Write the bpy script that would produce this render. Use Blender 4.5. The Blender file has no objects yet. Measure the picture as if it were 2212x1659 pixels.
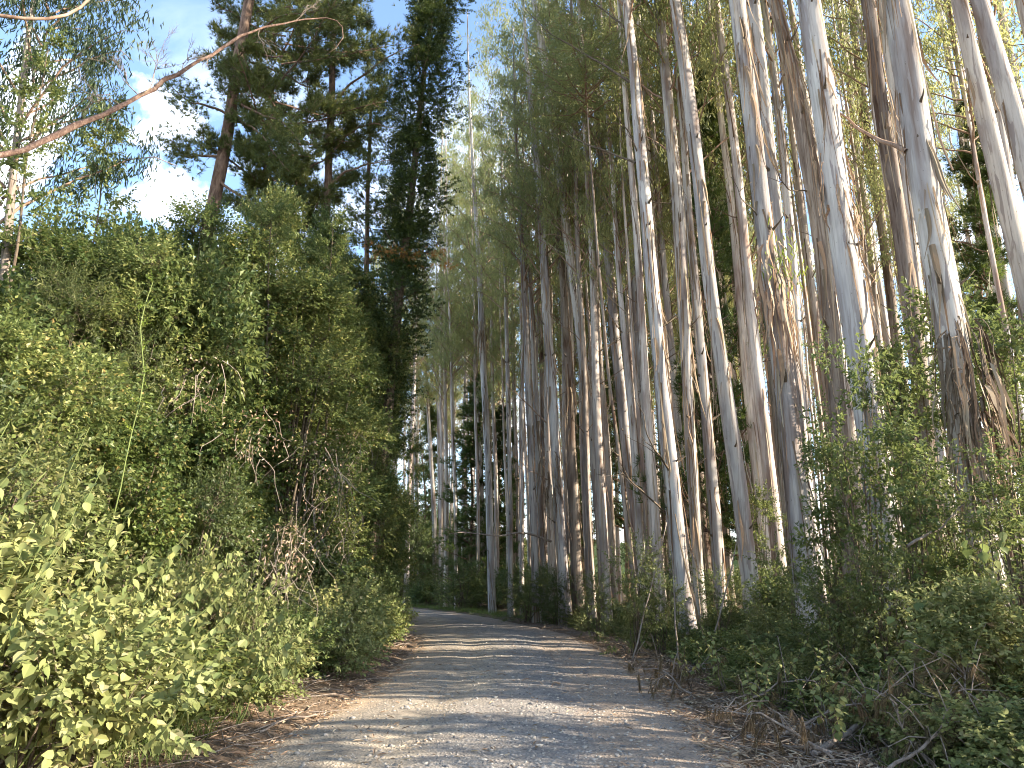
import bpy, math
import numpy as np
from math import radians as Rd, sin, cos, pi
from mathutils import Vector, Matrix

rng = np.random.default_rng(11)
SC = bpy.context.scene
COL = SC.collection

# ------------------------------------------------------------------ camera
PITCH = Rd(14.9)
FPX = 1600.0                                   # focal length on a 2212 px wide frame
CAM = np.array([0.0, 0.0, 1.7])
cd = bpy.data.cameras.new('camera')
cd.sensor_width = 36.0
cd.lens = 36.0 * FPX / 2212.0
cd.clip_start = 0.05
cd.clip_end = 6000
co = bpy.data.objects.new('camera', cd)
COL.objects.link(co)
co.location = CAM
co.rotation_euler = (Rd(90) + PITCH, 0, 0)
SC.camera = co

# ------------------------------------------------------------------ light
SUN_AZ, SUN_EL = Rd(101), Rd(23)                # azimuth clockwise from +Y
SUN_STRENGTH, SKY_STRENGTH, EXPOSURE = 5.0, 0.14, 1.95
w = bpy.data.worlds.new('World')
SC.world = w
w.use_nodes = True
nt = w.node_tree
nt.nodes.clear()
wo = nt.nodes.new('ShaderNodeOutputWorld')
bg = nt.nodes.new('ShaderNodeBackground')
bg.inputs[1].default_value = SKY_STRENGTH
sky = nt.nodes.new('ShaderNodeTexSky')
sky.sky_type = 'NISHITA'
sky.sun_disc = False
sky.sun_elevation = SUN_EL
sky.sun_rotation = SUN_AZ
sky.altitude = 400
sky.air_density = 1.0
sky.dust_density = 0.6
sky.ozone_density = 1.5
tc = nt.nodes.new('ShaderNodeTexCoord')
mp = nt.nodes.new('ShaderNodeMapping')
mp.inputs['Scale'].default_value = (1.0, 1.0, 2.2)
mp.inputs['Location'].default_value = (0.35, 0.1, 0.2)
n1 = nt.nodes.new('ShaderNodeTexNoise')
n1.inputs['Scale'].default_value = 3.6
n1.inputs['Detail'].default_value = 9
n1.inputs['Roughness'].default_value = 0.56
n1.inputs['Distortion'].default_value = 0.25
cr = nt.nodes.new('ShaderNodeValToRGB')
cr.color_ramp.elements[0].position = 0.475
cr.color_ramp.elements[0].color = (0, 0, 0, 1)
cr.color_ramp.elements[1].position = 0.66
cr.color_ramp.elements[1].color = (1, 1, 1, 1)
sep = nt.nodes.new('ShaderNodeSeparateXYZ')
hr = nt.nodes.new('ShaderNodeMapRange')        # thinner cloud overhead, more toward the horizon
hr.inputs[1].default_value = 0.66
hr.inputs[2].default_value = 0.35
hr.inputs[3].default_value = 0.0
hr.inputs[4].default_value = 1.0
mm = nt.nodes.new('ShaderNodeMath')
mm.operation = 'MULTIPLY'
mx = nt.nodes.new('ShaderNodeMixRGB')
mx.inputs[2].default_value = (6.6, 6.8, 7.2, 1)
L = nt.links.new
L(tc.outputs['Generated'], mp.inputs[0])
L(mp.outputs[0], n1.inputs['Vector'])
L(n1.outputs[0], cr.inputs[0])
L(tc.outputs['Generated'], sep.inputs[0])
L(sep.outputs[2], hr.inputs[0])
L(cr.outputs[0], mm.inputs[0])
L(hr.outputs[0], mm.inputs[1])
# a cumulus bank low in the sky on the left
vd = nt.nodes.new('ShaderNodeVectorMath'); vd.operation = 'DOT_PRODUCT'
_cd = Vector((-.505, .745, .436)).normalized()
vd.inputs[1].default_value = _cd
vr_ = nt.nodes.new('ShaderNodeMapRange')
vr_.inputs[1].default_value = .972; vr_.inputs[2].default_value = .996; vr_.inputs[3].default_value = 0; vr_.inputs[4].default_value = .225
n2 = nt.nodes.new('ShaderNodeTexNoise')
n2.inputs['Scale'].default_value = 9; n2.inputs['Detail'].default_value = 9; n2.inputs['Roughness'].default_value = .55
cad = nt.nodes.new('ShaderNodeMath'); cad.operation = 'ADD'
cr2 = nt.nodes.new('ShaderNodeValToRGB')
cr2.color_ramp.elements[0].position = .70; cr2.color_ramp.elements[0].color = (0, 0, 0, 1)
cr2.color_ramp.elements[1].position = .86; cr2.color_ramp.elements[1].color = (1, 1, 1, 1)
cmx = nt.nodes.new('ShaderNodeMath'); cmx.operation = 'MAXIMUM'
L(tc.outputs['Generated'], vd.inputs[0]); L(vd.outputs['Value'], vr_.inputs[0])
L(tc.outputs['Generated'], n2.inputs['Vector']); L(vr_.outputs[0], cad.inputs[0]); L(n2.outputs[0], cad.inputs[1])
L(cad.outputs[0], cr2.inputs[0]); L(cr2.outputs[0], cmx.inputs[0]); L(mm.outputs[0], cmx.inputs[1])
L(cmx.outputs[0], mx.inputs[0])
L(sky.outputs[0], mx.inputs[1])
L(mx.outputs[0], bg.inputs[0])
L(bg.outputs[0], wo.inputs[0])

sl = bpy.data.lights.new('sun', 'SUN')
sl.energy = SUN_STRENGTH
sl.angle = Rd(0.55)
sl.color = (1.0, 0.895, 0.74)
so = bpy.data.objects.new('sun', sl)
COL.objects.link(so)
sd = np.array([sin(SUN_AZ) * cos(SUN_EL), cos(SUN_AZ) * cos(SUN_EL), sin(SUN_EL)])
so.rotation_euler = Vector(sd).to_track_quat('Z', 'Y').to_euler()

SC.view_settings.view_transform = 'Standard'
SC.view_settings.look = 'None'
SC.view_settings.gamma = 1
SC.view_settings.exposure = EXPOSURE
SC.view_settings.use_curve_mapping = False
SC.render.engine = 'CYCLES'
cy = SC.cycles
cy.max_bounces = 6
cy.diffuse_bounces = 4
cy.glossy_bounces = 2
cy.transmission_bounces = 4
cy.transparent_max_bounces = 6
cy.use_adaptive_sampling = True
cy.adaptive_threshold = 0.02
cy.use_denoising = True
cy.filter_width = 1.05

# ------------------------------------------------------------------ helpers
_F = np.array([0, cos(PITCH), sin(PITCH)])
_U = np.array([0, -sin(PITCH), cos(PITCH)])
_X = np.array([1.0, 0, 0])


def at(px, py, Y):
    """world point seen at (px,py) of a 2212x1659 frame at forward distance Y"""
    d = _F + _X * ((px - 1106) / FPX) + _U * ((829.5 - py) / FPX)
    return CAM + d * (Y / d[1])


def zc(p):
    return float(np.dot(np.asarray(p) - CAM, _F))


def nrm(a):
    return a / (np.linalg.norm(a, axis=-1, keepdims=True) + 1e-9)


def vn(x, y, s=1.0, seed=0.0):
    """cheap smooth noise in about -1..1"""
    x = x * s + seed * 3.1
    y = y * s + seed * 1.7
    return (np.sin(x * 1.0 + 1.7 * np.sin(y * .7 + 1.3)) + np.sin(y * 1.3 + 1.9 * np.sin(x * .8 + .4)) +
            .6 * np.sin(x * 2.7 + y * 1.1 + 2) + .6 * np.sin(y * 3.1 - x * 1.9 + 4 + np.sin(x * 2.2))) / 3.2


class Buf:
    def __init__(self):
        self.V, self.F, self.n = [], [], 0

    def add(self, V, F, mi=0):
        V = np.asarray(V, float).reshape(-1, 3)
        F = np.asarray(F, int)
        self.V.append(V)
        self.F.append((F + self.n, mi))
        self.n += len(V)

    def mesh(self, name, mats, smooth=False):
        me = bpy.data.meshes.new(name)
        if not isinstance(mats, (list, tuple)):
            mats = [mats]
        for m in mats:
            me.materials.append(m)
        V = np.concatenate(self.V)
        idx = np.concatenate([f.ravel() for f, _ in self.F])
        tot = np.concatenate([np.full(len(f), f.shape[1]) for f, _ in self.F])
        mi = np.concatenate([np.full(len(f), m) for f, m in self.F])
        st = np.concatenate([[0], np.cumsum(tot)[:-1]])
        me.vertices.add(len(V))
        me.vertices.foreach_set('co', V.astype(np.float32).ravel())
        me.loops.add(len(idx))
        me.loops.foreach_set('vertex_index', idx.astype(np.int32))
        me.polygons.add(len(tot))
        me.polygons.foreach_set('loop_start', st.astype(np.int32))
        me.polygons.foreach_set('material_index', mi.astype(np.int32))
        me.polygons.foreach_set('use_smooth', np.full(len(tot), smooth))
        me.update(calc_edges=True)
        return me


def tube(b, pts, rad, sides=8, mi=0, flute=0.0, seed=0, cap=True):
    pts = np.asarray(pts, float)
    rad = np.asarray(rad, float) * np.ones(len(pts))
    T = np.gradient(pts, axis=0)
    T = nrm(T)
    ref = np.array([0.0, 1, 0]) if abs(T[:, 1]).mean() < .8 else np.array([1.0, 0, 0])
    S = nrm(np.cross(T, ref))
    N = np.cross(S, T)
    a = np.linspace(0, 2 * pi, sides, endpoint=False)
    k = len(pts)
    R_ = rad[:, None] * np.ones(sides)
    if flute:
        s = np.arange(k)[:, None]
        R_ = R_ * (1 + flute * np.sin(3 * a[None] + seed + s * .13) + flute * .7 * np.sin(5 * a[None] - s * .21 + seed * 2)
                   + flute * .8 * np.sin(s * .9 + seed + 2 * a[None]))
    V = pts[:, None] + R_[..., None] * (np.cos(a)[None, :, None] * S[:, None] + np.sin(a)[None, :, None] * N[:, None])
    i = np.arange(k - 1)[:, None] * sides
    j = np.arange(sides)[None]
    jn = (j + 1) % sides
    F = np.stack([i + j, i + jn, i + sides + jn, i + sides + j], -1).reshape(-1, 4)
    b.add(V, F, mi)
    if cap:
        n0 = b.n
        b.add(pts[[-1]], np.zeros((0, 3), int), mi)
        base = n0 - sides
        Fc = np.stack([base + np.arange(sides), base + (np.arange(sides) + 1) % sides, np.full(sides, n0)], -1)
        b.F.append((Fc, mi))


def smooth_path(pts, n, wob=0.0, r=None):
    pts = np.asarray(pts, float)
    d = np.concatenate([[0], np.cumsum(np.linalg.norm(np.diff(pts, axis=0), axis=1))])
    t = np.linspace(0, d[-1], n)
    out = np.stack([np.interp(t, d, pts[:, i]) for i in range(3)], -1)
    for _ in range(max(1, n // (len(pts) * 3))):
        out[1:-1] = (out[:-2] + 2 * out[1:-1] + out[2:]) / 4
    if wob:
        ph = (r or rng).uniform(0, 6, 6)
        for q in range(3):
            out[:, q] += wob * (np.sin(t * 1.3 / max(d[-1], .1) * 6 + ph[q]) - sin(ph[q])) + wob * .4 * (np.sin(t / max(d[-1], .1) * 21 + ph[q + 3]) - sin(ph[q + 3]))
    return out


def leaves(b, P, A, N, L_, W_, kind='d', mi=0, curl=.12):
    P = P.reshape(-1, 3)
    A = nrm(A.reshape(-1, 3))
    N = N.reshape(-1, 3)
    n = len(P)
    L_ = (np.asarray(L_) * np.ones(n)).reshape(-1, 1)
    W_ = (np.asarray(W_) * np.ones(n)).reshape(-1, 1)
    S = nrm(np.cross(A, N))
    M = np.cross(S, A)
    if kind == 'd':
        V = np.stack([P, P + A * L_ * .42 + S * W_ * .5 + M * W_ * .16, P + A * L_ - M * L_ * curl,
                      P + A * L_ * .42 - S * W_ * .5 + M * W_ * .16], 1)
        o = np.arange(n)[:, None] * 4
        b.add(V, np.concatenate([o + [0, 1, 2], o + [0, 2, 3]]), mi)
    elif kind == 'o':
        V = np.stack([P, P + A * L_ * .25 + S * W_ * .44 + M * W_ * .15, P + A * L_ * .62 + S * W_ * .42 + M * W_ * .12 - M * L_ * curl * .3,
                      P + A * L_ - M * L_ * curl,
                      P + A * L_ * .62 - S * W_ * .42 + M * W_ * .12 - M * L_ * curl * .3, P + A * L_ * .25 - S * W_ * .44 + M * W_ * .15], 1)
        o = np.arange(n)[:, None] * 6
        b.add(V, np.concatenate([o + [0, 1, 2, 3], o + [0, 3, 4, 5]]), mi)
    elif kind == 'n':                                         # needle
        V = np.stack([P - S * W_ * .5, P + S * W_ * .5, P + A * L_ - M * L_ * curl], 1)
        o = np.arange(n)[:, None] * 3
        b.add(V, o + [0, 1, 2], mi)


def frames(D, r):
    D = nrm(D)
    k = len(D)
    ref = nrm(r.normal(size=(k, 3)))
    S = nrm(np.cross(D, ref))
    N = np.cross(D, S)
    return np.stack([S, N, D], -1)                            # columns


def sprig(kind, r):
    """one leafy twig along +Z: positions, axes, lengths, widths, twig length"""
    if kind == 'broad':
        n, ln, L0, W0, ang = 11, .42, .105, .062, 1.0
    elif kind == 'small':
        n, ln, L0, W0, ang = 15, .36, .058, .034, 1.0
    elif kind == 'ivy':
        n, ln, L0, W0, ang = 14, .34, .062, .052, 1.2
    elif kind == 'fine':
        n, ln, L0, W0, ang = 26, .38, .062, .014, .95
    elif kind == 'bramble':
        n, ln, L0, W0, ang = 15, .5, .085, .062, 1.15
    t = np.linspace(.12, 1, n)
    a = np.arange(n) * 2.4 + r.uniform(0, 6)
    th = ang * (1.1 - .55 * t) + r.normal(0, .2, n)
    A = np.stack([np.sin(th) * np.cos(a), np.sin(th) * np.sin(a), np.cos(th)], -1)
    bend = np.array([r.normal(0, .18), r.normal(0, .18), 0])
    P = np.stack([np.zeros(n), np.zeros(n), t * ln], -1) + bend * (t[:, None] ** 2) * ln
    s = (1.1 - .5 * np.abs(t - .45)) * r.uniform(.75, 1.2, n)
    return P, A, L0 * s, W0 * s, ln, bend


def place_sprigs(b, kind, T, D, S, r, leafkind='d', up=.6, stem_mi=None, stemw=.008):
    tm = [sprig(kind, r) for _ in range(6)]
    ch = r.integers(0, 6, len(T))
    Fm = frames(D, r)
    for q in range(6):
        m = ch == q
        if not m.any():
            continue
        P, A, L0, W0, ln, bend = tm[q]
        Rm, Tm, Sm = Fm[m], T[m], S[m]
        PP = Tm[:, None] + Sm[:, None, None] * np.einsum('kij,nj->kni', Rm, P)
        AA = np.einsum('kij,nj->kni', Rm, A)
        AA[..., 2] -= .18
        NN = np.array([0, 0, up]) + nrm(r.normal(size=AA.shape)) * .55 + Rm[:, None, :, 2] * .3
        LL = (Sm[:, None] * L0).ravel()
        WW = (Sm[:, None] * W0).ravel()
        leaves(b, PP, AA, NN, LL, WW, leafkind)
        if stem_mi is not None:
            tip = Tm + Sm[:, None] * np.einsum('kij,j->ki', Rm, np.array([0, 0, ln]) + bend * ln)
            leaves(b, Tm - (tip - Tm) * .3, tip - Tm, r.normal(size=Tm.shape), np.linalg.norm(tip - Tm, axis=1) * 1.25, stemw, 'n', stem_mi, 0)


def tag(o, label=None, cat=None, group=None, kind=None):
    if label: o['label'] = label
    if cat: o['category'] = cat
    if group: o['group'] = group
    if kind: o['kind'] = kind
    return o


def thing(name, label, cat, loc, group=None, rz=0.0, scale=1.0):
    o = bpy.data.objects.new(name, None)
    COL.objects.link(o)
    o.location = [float(v) for v in loc]
    o.rotation_euler = (0, 0, rz)
    o.scale = (scale,) * 3 if np.isscalar(scale) else scale
    o.empty_display_size = .2
    return tag(o, label, cat, group)


def part(name, me, parent=None, loc=(0, 0, 0), rot=(0, 0, 0), scale=1.0, kind=None, label=None):
    o = bpy.data.objects.new(name, me)
    COL.objects.link(o)
    if parent is not None:
        o.parent = parent
    o.location = [float(v) for v in loc]
    o.rotation_euler = rot
    o.scale = (scale,) * 3 if np.isscalar(scale) else scale
    return tag(o, label, None, None, kind)


# ------------------------------------------------------------------ materials
class M:
    def __init__(self, name, rough=.8, spec=.3):
        self.m = bpy.data.materials.new(name)
        self.m.use_nodes = True
        self.t = self.m.node_tree
        self.t.nodes.clear()
        self.out = self.n('ShaderNodeOutputMaterial')
        self.bs = self.n('ShaderNodeBsdfPrincipled')
        self.bs.inputs['Roughness'].default_value = rough
        self.bs.inputs['Specular IOR Level'].default_value = spec
        self.l(self.bs.outputs[0], self.out.inputs[0])

    def n(self, t, **k):
        x = self.t.nodes.new(t)
        for a, v in k.items():
            setattr(x, a, v)
        return x

    def l(self, a, b):
        self.t.links.new(a, b)

    def noise(self, scale, vec=(1, 1, 1), detail=5, rough=.55, coord='Object', dist=0):
        t = self.n('ShaderNodeTexCoord')
        m = self.n('ShaderNodeMapping')
        m.inputs['Scale'].default_value = vec
        x = self.n('ShaderNodeTexNoise')
        x.inputs['Scale'].default_value = scale
        x.inputs['Detail'].default_value = detail
        x.inputs['Roughness'].default_value = rough
        x.inputs['Distortion'].default_value = dist
        self.l(t.outputs[coord], m.inputs[0])
        oi = self.n('ShaderNodeObjectInfo')
        sc = self.n('ShaderNodeMath', operation='MULTIPLY')
        sc.inputs[1].default_value = 13.0
        self.l(oi.outputs['Random'], sc.inputs[0])
        if coord == 'Object':
            self.l(sc.outputs[0], m.inputs['Location'])
        self.l(m.outputs[0], x.inputs['Vector'])
        return x.outputs[0]

    def ramp(self, src, stops, interp='LINEAR'):
        r = self.n('ShaderNodeValToRGB')
        r.color_ramp.interpolation = interp
        e = r.color_ramp.elements
        while len(e) < len(stops):
            e.new(.5)
        for i, (p, c) in enumerate(stops):
            e[i].position = p
            e[i].color = (*c, 1) if len(c) == 3 else c
        self.l(src, r.inputs[0])
        return r.outputs[0]

    def mix(self, a, b, f, mode='MIX'):
        x = self.n('ShaderNodeMixRGB', blend_type=mode)
        for s, i in ((f, 0), (a, 1), (b, 2)):
            if isinstance(s, (int, float)):
                x.inputs[i].default_value = s
            elif isinstance(s, tuple):
                x.inputs[i].default_value = (*s, 1)
            else:
                self.l(s, x.inputs[i])
        return x.outputs[0]

    def bump(self, src, strength=.4, dist=.02):
        x = self.n('ShaderNodeBump')
        x.inputs['Strength'].default_value = strength
        x.inputs['Distance'].default_value = dist
        self.l(src, x.inputs['Height'])
        self.l(x.outputs[0], self.bs.inputs['Normal'])


def leaf_mat(name, stops, trans=.35, tcol=(.30, .345, .11), rough=.5, spec=.35, objvar=.36):
    k = M(name, rough, spec)
    g = k.n('ShaderNodeNewGeometry')
    col = k.ramp(g.outputs['Random Per Island'], stops)
    big = k.noise(.55, detail=2)
    col = k.mix(col, k.ramp(big, [(.3, (.72, .80, .75)), (.7, (1.2, 1.1, .95))]), 1.0, 'MULTIPLY')
    oi = k.n('ShaderNodeObjectInfo')
    col = k.mix(col, k.ramp(oi.outputs['Random'], [(0, (1 - objvar, 1 - objvar * .7, 1 - objvar)), (1, (1 + objvar, 1 + objvar * .8, 1 + objvar * .5))]), 1.0, 'MULTIPLY')
    k.l(col, k.bs.inputs['Base Color'])
    tr = k.n('ShaderNodeBsdfTranslucent')
    tcol_ = k.mix(col, tcol, .55)
    k.l(tcol_, tr.inputs[0])
    mxs = k.n('ShaderNodeMixShader')
    mxs.inputs[0].default_value = trans
    k.l(k.bs.outputs[0], mxs.inputs[1])
    k.l(tr.outputs[0], mxs.inputs[2])
    k.l(mxs.outputs[0], k.out.inputs[0])
    return k.m


MAT = {}
MAT['broad'] = leaf_mat('broad_leaf', [(0, (.05, .08, .025)), (.45, (.11, .145, .048)), (.85, (.20, .225, .085)), (1, (.30, .28, .12))], .38)
MAT['dusty'] = leaf_mat('dusty_leaf', [(0, (.12, .145, .055)), (.4, (.21, .23, .10)), (.85, (.30, .31, .15)), (1, (.36, .32, .20))], .36, (.35, .37, .17), .6, .15)
MAT['ivy'] = leaf_mat('creeper_leaf', [(0, (.028, .05, .014)), (.5, (.075, .11, .028)), (.88, (.16, .19, .06)), (1, (.28, .20, .08))], .34)
MAT['fine'] = leaf_mat('fine_leaf', [(0, (.06, .08, .028)), (.6, (.12, .14, .055)), (1, (.21, .21, .10))], .34)
MAT['euc'] = leaf_mat('eucalyptus_leaf', [(0, (.11, .14, .07)), (.5, (.19, .21, .105)), (.85, (.27, .275, .135)), (1, (.38, .34, .14))], .58, (.56, .56, .22), .45, .5)
MAT['euc_backlit'] = leaf_mat('backlit_eucalyptus_leaf', [(0, (.025, .045, .025)), (.6, (.05, .075, .04)), (1, (.10, .12, .06))], .2, (.2, .25, .06), .5)  # backlit shade painted into the leaf colour: darker green, less translucent
MAT['ivy_dark'] = leaf_mat('dark_ivy_leaf', [(0, (.02, .038, .010)), (.6, (.04, .065, .016)), (1, (.10, .12, .03))], .22)
MAT['euc_young'] = leaf_mat('young_eucalyptus_leaf', [(0, (.12, .19, .04)), (1, (.24, .30, .06))], .5, (.5, .55, .1))
MAT['needle'] = leaf_mat('pine_needle', [(0, (.055, .08, .03)), (.5, (.105, .13, .045)), (1, (.19, .195, .065))], .32, (.25, .28, .06), .5)
MAT['needle_young'] = leaf_mat('young_pine_needle', [(0, (.03, .055, .02)), (.5, (.06, .095, .03)), (1, (.13, .17, .05))], .3, (.25, .32, .06), .5)
MAT['dead_needle'] = leaf_mat('dead_needle', [(0, (.07, .05, .035)), (.6, (.14, .105, .075)), (1, (.24, .17, .11))], .15, (.3, .2, .1), .9, .1)
MAT['rust_needle'] = leaf_mat('rusty_dry_foliage', [(0, (.25, .10, .03)), (.6, (.42, .20, .07)), (1, (.5, .33, .15))], .3, (.5, .25, .08), .9, .1)
MAT['litter'] = leaf_mat('dry_leaf_litter', [(0, (.17, .11, .08)), (.4, (.34, .23, .165)), (.8, (.46, .34, .25)), (1, (.55, .46, .35))], .1, (.4, .3, .15), .85, .15, 0)
MAT['grass'] = leaf_mat('grass_blade', [(0, (.05, .085, .02)), (.7, (.09, .13, .035)), (1, (.24, .24, .09))], .3, (.3, .42, .05), .55, .3, 0)
MAT['fern'] = leaf_mat('fern_frond', [(0, (.09, .15, .03)), (1, (.17, .22, .06))], .35)


def bark(name, pale, grey, brown, streak=.5, rough=.85, bmp=.35):
    k = M(name, rough, .15)
    a = k.noise(2.1, (1, 1, .16), 4, .5, dist=.4)
    base = k.ramp(a, [(.34, brown), (.44, grey), (.54, pale), (.72, tuple(min(1, c * 1.12) for c in pale))])
    s = k.noise(19, (1, 1, .045), 5, .62)
    st = k.ramp(s, [(.36, (.42, .36, .32)), (.47, (.82, .8, .78)), (.6, (1, 1, 1))])
    base = k.mix(base, st, streak, 'MULTIPLY')
    f = k.noise(7, (1, 1, .08), 3, .6, dist=1.0)
    pf = k.ramp(f, [(.56, (0, 0, 0)), (.585, (1, 1, 1))])
    base = k.mix(base, k.mix(grey, brown, .45), pf)
    sp = k.noise(24, (1, 1, .8), 2)
    base = k.mix(base, (.05, .035, .03), k.ramp(sp, [(.72, (0, 0, 0)), (.76, (.8, .8, .8))]))
    oi = k.n('ShaderNodeObjectInfo')
    base = k.mix(base, k.ramp(oi.outputs['Random'], [(0, (.78, .76, .76)), (.5, (1, .97, .93)), (1, (1.08, 1.08, 1.1))]), 1.0, 'MULTIPLY')
    k.l(base, k.bs.inputs['Base Color'])
    h = k.mix(s, f, .5)
    k.bump(h, bmp, .03)
    return k.m


MAT['bark_pale'] = bark('pale_eucalyptus_bark', (.54, .505, .455), (.36, .335, .32), (.24, .185, .155), .5)
MAT['bark_string'] = bark('stringy_eucalyptus_bark', (.36, .31, .26), (.24, .20, .17), (.13, .09, .065), .9, .95, .8)
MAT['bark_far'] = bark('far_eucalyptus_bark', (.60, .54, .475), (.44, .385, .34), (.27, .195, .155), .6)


def simple_bark(name, c0, c1, c2, scale=6, vz=.25, bmp=.8):
    k = M(name, .95, .1)
    a = k.noise(scale, (1, 1, vz), 6, .65, dist=.6)
    col = k.ramp(a, [(.3, c0), (.5, c1), (.7, c2)])
    k.l(col, k.bs.inputs['Base Color'])
    k.bump(a, bmp, .04)
    return k.m


MAT['pine_bark'] = simple_bark('pine_bark', (.07, .045, .035), (.19, .125, .09), (.32, .22, .16), 9, .3)
MAT['twig'] = simple_bark('twig_bark', (.07, .05, .035), (.13, .10, .07), (.2, .16, .12), 20)
MAT['deadwood'] = simple_bark('dead_wood', (.13, .10, .08), (.25, .20, .16), (.38, .32, .26), 14, .15)
MAT['limb'] = simple_bark('smooth_limb_bark', (.15, .09, .06), (.30, .20, .14), (.42, .32, .24), 5, .4, .3)
MAT['limb_dark'] = simple_bark('reddish_rough_bark', (.07, .045, .035), (.16, .10, .075), (.30, .22, .17), 16, .6, .9)
MAT['stem_green'] = simple_bark('green_stem', (.10, .12, .04), (.15, .18, .06), (.21, .23, .09), 8, .4, .1)
MAT['ribbon'] = leaf_mat('peeling_bark_ribbon', [(0, (.11, .07, .052)), (.4, (.22, .15, .115)), (.75, (.34, .265, .21)), (1, (.47, .40, .34))], .1, (.42, .25, .15), .9, .1, .15)

k = M('forest_soil', .95, .1)
a_ = k.noise(1.3, detail=6, coord='Generated')
k.t.nodes
t_ = k.noise(.9, detail=8, rough=.7)
fine_ = k.noise(26, detail=5, rough=.7)
col_ = k.ramp(t_, [(.3, (.10, .072, .05)), (.5, (.19, .14, .10)), (.68, (.27, .205, .145))])
col_ = k.mix(col_, k.ramp(fine_, [(.35, (.5, .48, .45)), (.65, (1.25, 1.2, 1.15))]), 1.0, 'MULTIPLY')
k.l(col_, k.bs.inputs['Base Color'])
k.bump(fine_, .8, .05)
MAT['soil'] = k.m

# road: sandy edges and left track, bluish grey stone toward the crown and right
k = M('gravel_surface', .92, .2)
tcn = k.n('ShaderNodeTexCoord')
sx = k.n('ShaderNodeSeparateXYZ')
k.l(tcn.outputs['UV'], sx.inputs[0])
wn = k.noise(.55, (1, .35, 1), 5, .6)
ad = k.n('ShaderNodeMath', operation='MULTIPLY_ADD')
ad.inputs[1].default_value = .55
k.l(wn, ad.inputs[0])
k.l(sx.outputs[0], ad.inputs[2])                       # u + noise*.55
sandy, stony = (.42, .325, .225), (.30, .275, .245)
zone = k.ramp(ad.outputs[0], [(.36, sandy), (.50, (.33, .29, .235)), (.62, (.39, .335, .26)), (.74, stony), (.9, (.25, .235, .22)), (1.0, (.33, .27, .215))])
fn = k.noise(34, detail=6, rough=.75)
vr = k.n('ShaderNodeTexVoronoi')
vr.inputs['Scale'].default_value = 38
vr.inputs['Randomness'].default_value = 1
k.l(tcn.outputs['Object'], vr.inputs['Vector'])
peb = k.ramp(vr.outputs['Color'], [(.1, (.62, .6, .6)), (.5, (1, 1, 1)), (.95, (1.35, 1.3, 1.25))])
c = k.mix(zone, peb, .8, 'MULTIPLY')
c = k.mix(c, k.ramp(fn, [(.3, (.62, .6, .58)), (.5, (1, 1, 1)), (.7, (1.25, 1.22, 1.18))]), .9, 'MULTIPLY')
mid = k.noise(2.4, detail=4)
c = k.mix(c, k.ramp(mid, [(.35, (.8, .78, .76)), (.65, (1.12, 1.1, 1.06))]), 1.0, 'MULTIPLY')
k.l(c, k.bs.inputs['Base Color'])
hh = k.mix(fn, vr.outputs['Distance'], .5)
k.bump(hh, .9, .03)
MAT['road'] = k.m
k = M('gravel_stone', .85, .25)
g_ = k.n('ShaderNodeNewGeometry')
c = k.ramp(g_.outputs['Random Per Island'], [(0, (.13, .12, .115)), (.4, (.24, .225, .205)), (.75, (.34, .30, .25)), (1, (.46, .41, .34))])
k.l(c, k.bs.inputs['Base Color'])
MAT['stone'] = k.m
k = M('hill_forest', 1, 0)
c = k.ramp(k.noise(.02, detail=8, rough=.7), [(.35, (.03, .045, .02)), (.65, (.07, .09, .04))])
k.l(c, k.bs.inputs['Base Color'])
MAT['hill'] = k.m

# ------------------------------------------------------------------ terrain
CY = np.array([-40, -10, 0, 7.7, 14, 20, 25, 30, 36, 42, 48, 54, 60, 68, 80.])
CX = np.array([-3, -1.0, -.6, -.2, .15, .0, -.5, -1.7, -3.2, -5.2, -8.0, -11.8, -17, -26, -42.])
ty = np.linspace(-40, 80, 700)
tx = np.interp(ty, CY, CX)
for _ in range(40):
    tx[1:-1] = (tx[:-2] + 2 * tx[1:-1] + tx[2:]) / 4
CL = np.stack([tx, ty], -1)
Tn = nrm(np.gradient(CL, axis=0))
Nn = np.stack([Tn[:, 1], -Tn[:, 0]], -1)                 # to the right
ROADW = 2.35


def lateral(x, y):
    x, y = np.asarray(x, float).ravel(), np.asarray(y, float).ravel()
    best = np.full(len(x), 1e9)
    out = np.zeros(len(x))
    for i0 in range(0, len(x), 8000):
        q = np.stack([x[i0:i0 + 8000], y[i0:i0 + 8000]], -1)
        d = ((q[:, None] - CL[None, ::3]) ** 2).sum(-1)
        j = d.argmin(1) * 3
        v = q - CL[j]
        s = (v * Nn[j]).sum(1)
        out[i0:i0 + 8000] = np.sign(s) * np.sqrt(d.min(1))
    return out


def sst(a, b, x):
    t = np.clip((x - a) / (b - a), 0, 1)
    return t * t * (3 - 2 * t)


def gh_d(d, x, y):
    nz = vn(x, y, 1.7) * .03 + vn(x, y, 5.1, 2) * .012
    z = np.where(d < 0,
                 .02 + .30 * sst(2.9, 5.5, -d) + .5 * sst(6, 14, -d),
                 .01 - .16 * sst(3.4, 4.1, d) * (1 - sst(4.2, 5.2, d)) + .35 * sst(4.4, 7, d) + .2 * sst(7, 15, d))
    z = z + nz * sst(2.2, 3.2, np.abs(d)) + vn(x, y, .35, 5) * .12 * sst(4, 9, np.abs(d))
    z = z - .14 * (1 - sst(2.15, 2.75, np.abs(d) + vn(x, y, 2.3, 9) * .22))
    return z


def gh(x, y):
    return gh_d(lateral(x, y), np.asarray(x, float).ravel(), np.asarray(y, float).ravel())


def g1(x, y):
    return float(gh([x], [y])[0])


def grow(a, step, lim, sgn):
    o = []
    v, s = a, step
    while abs(v) < lim:
        s *= 1.18
        v += sgn * s
        o.append(v)
    return o


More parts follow.
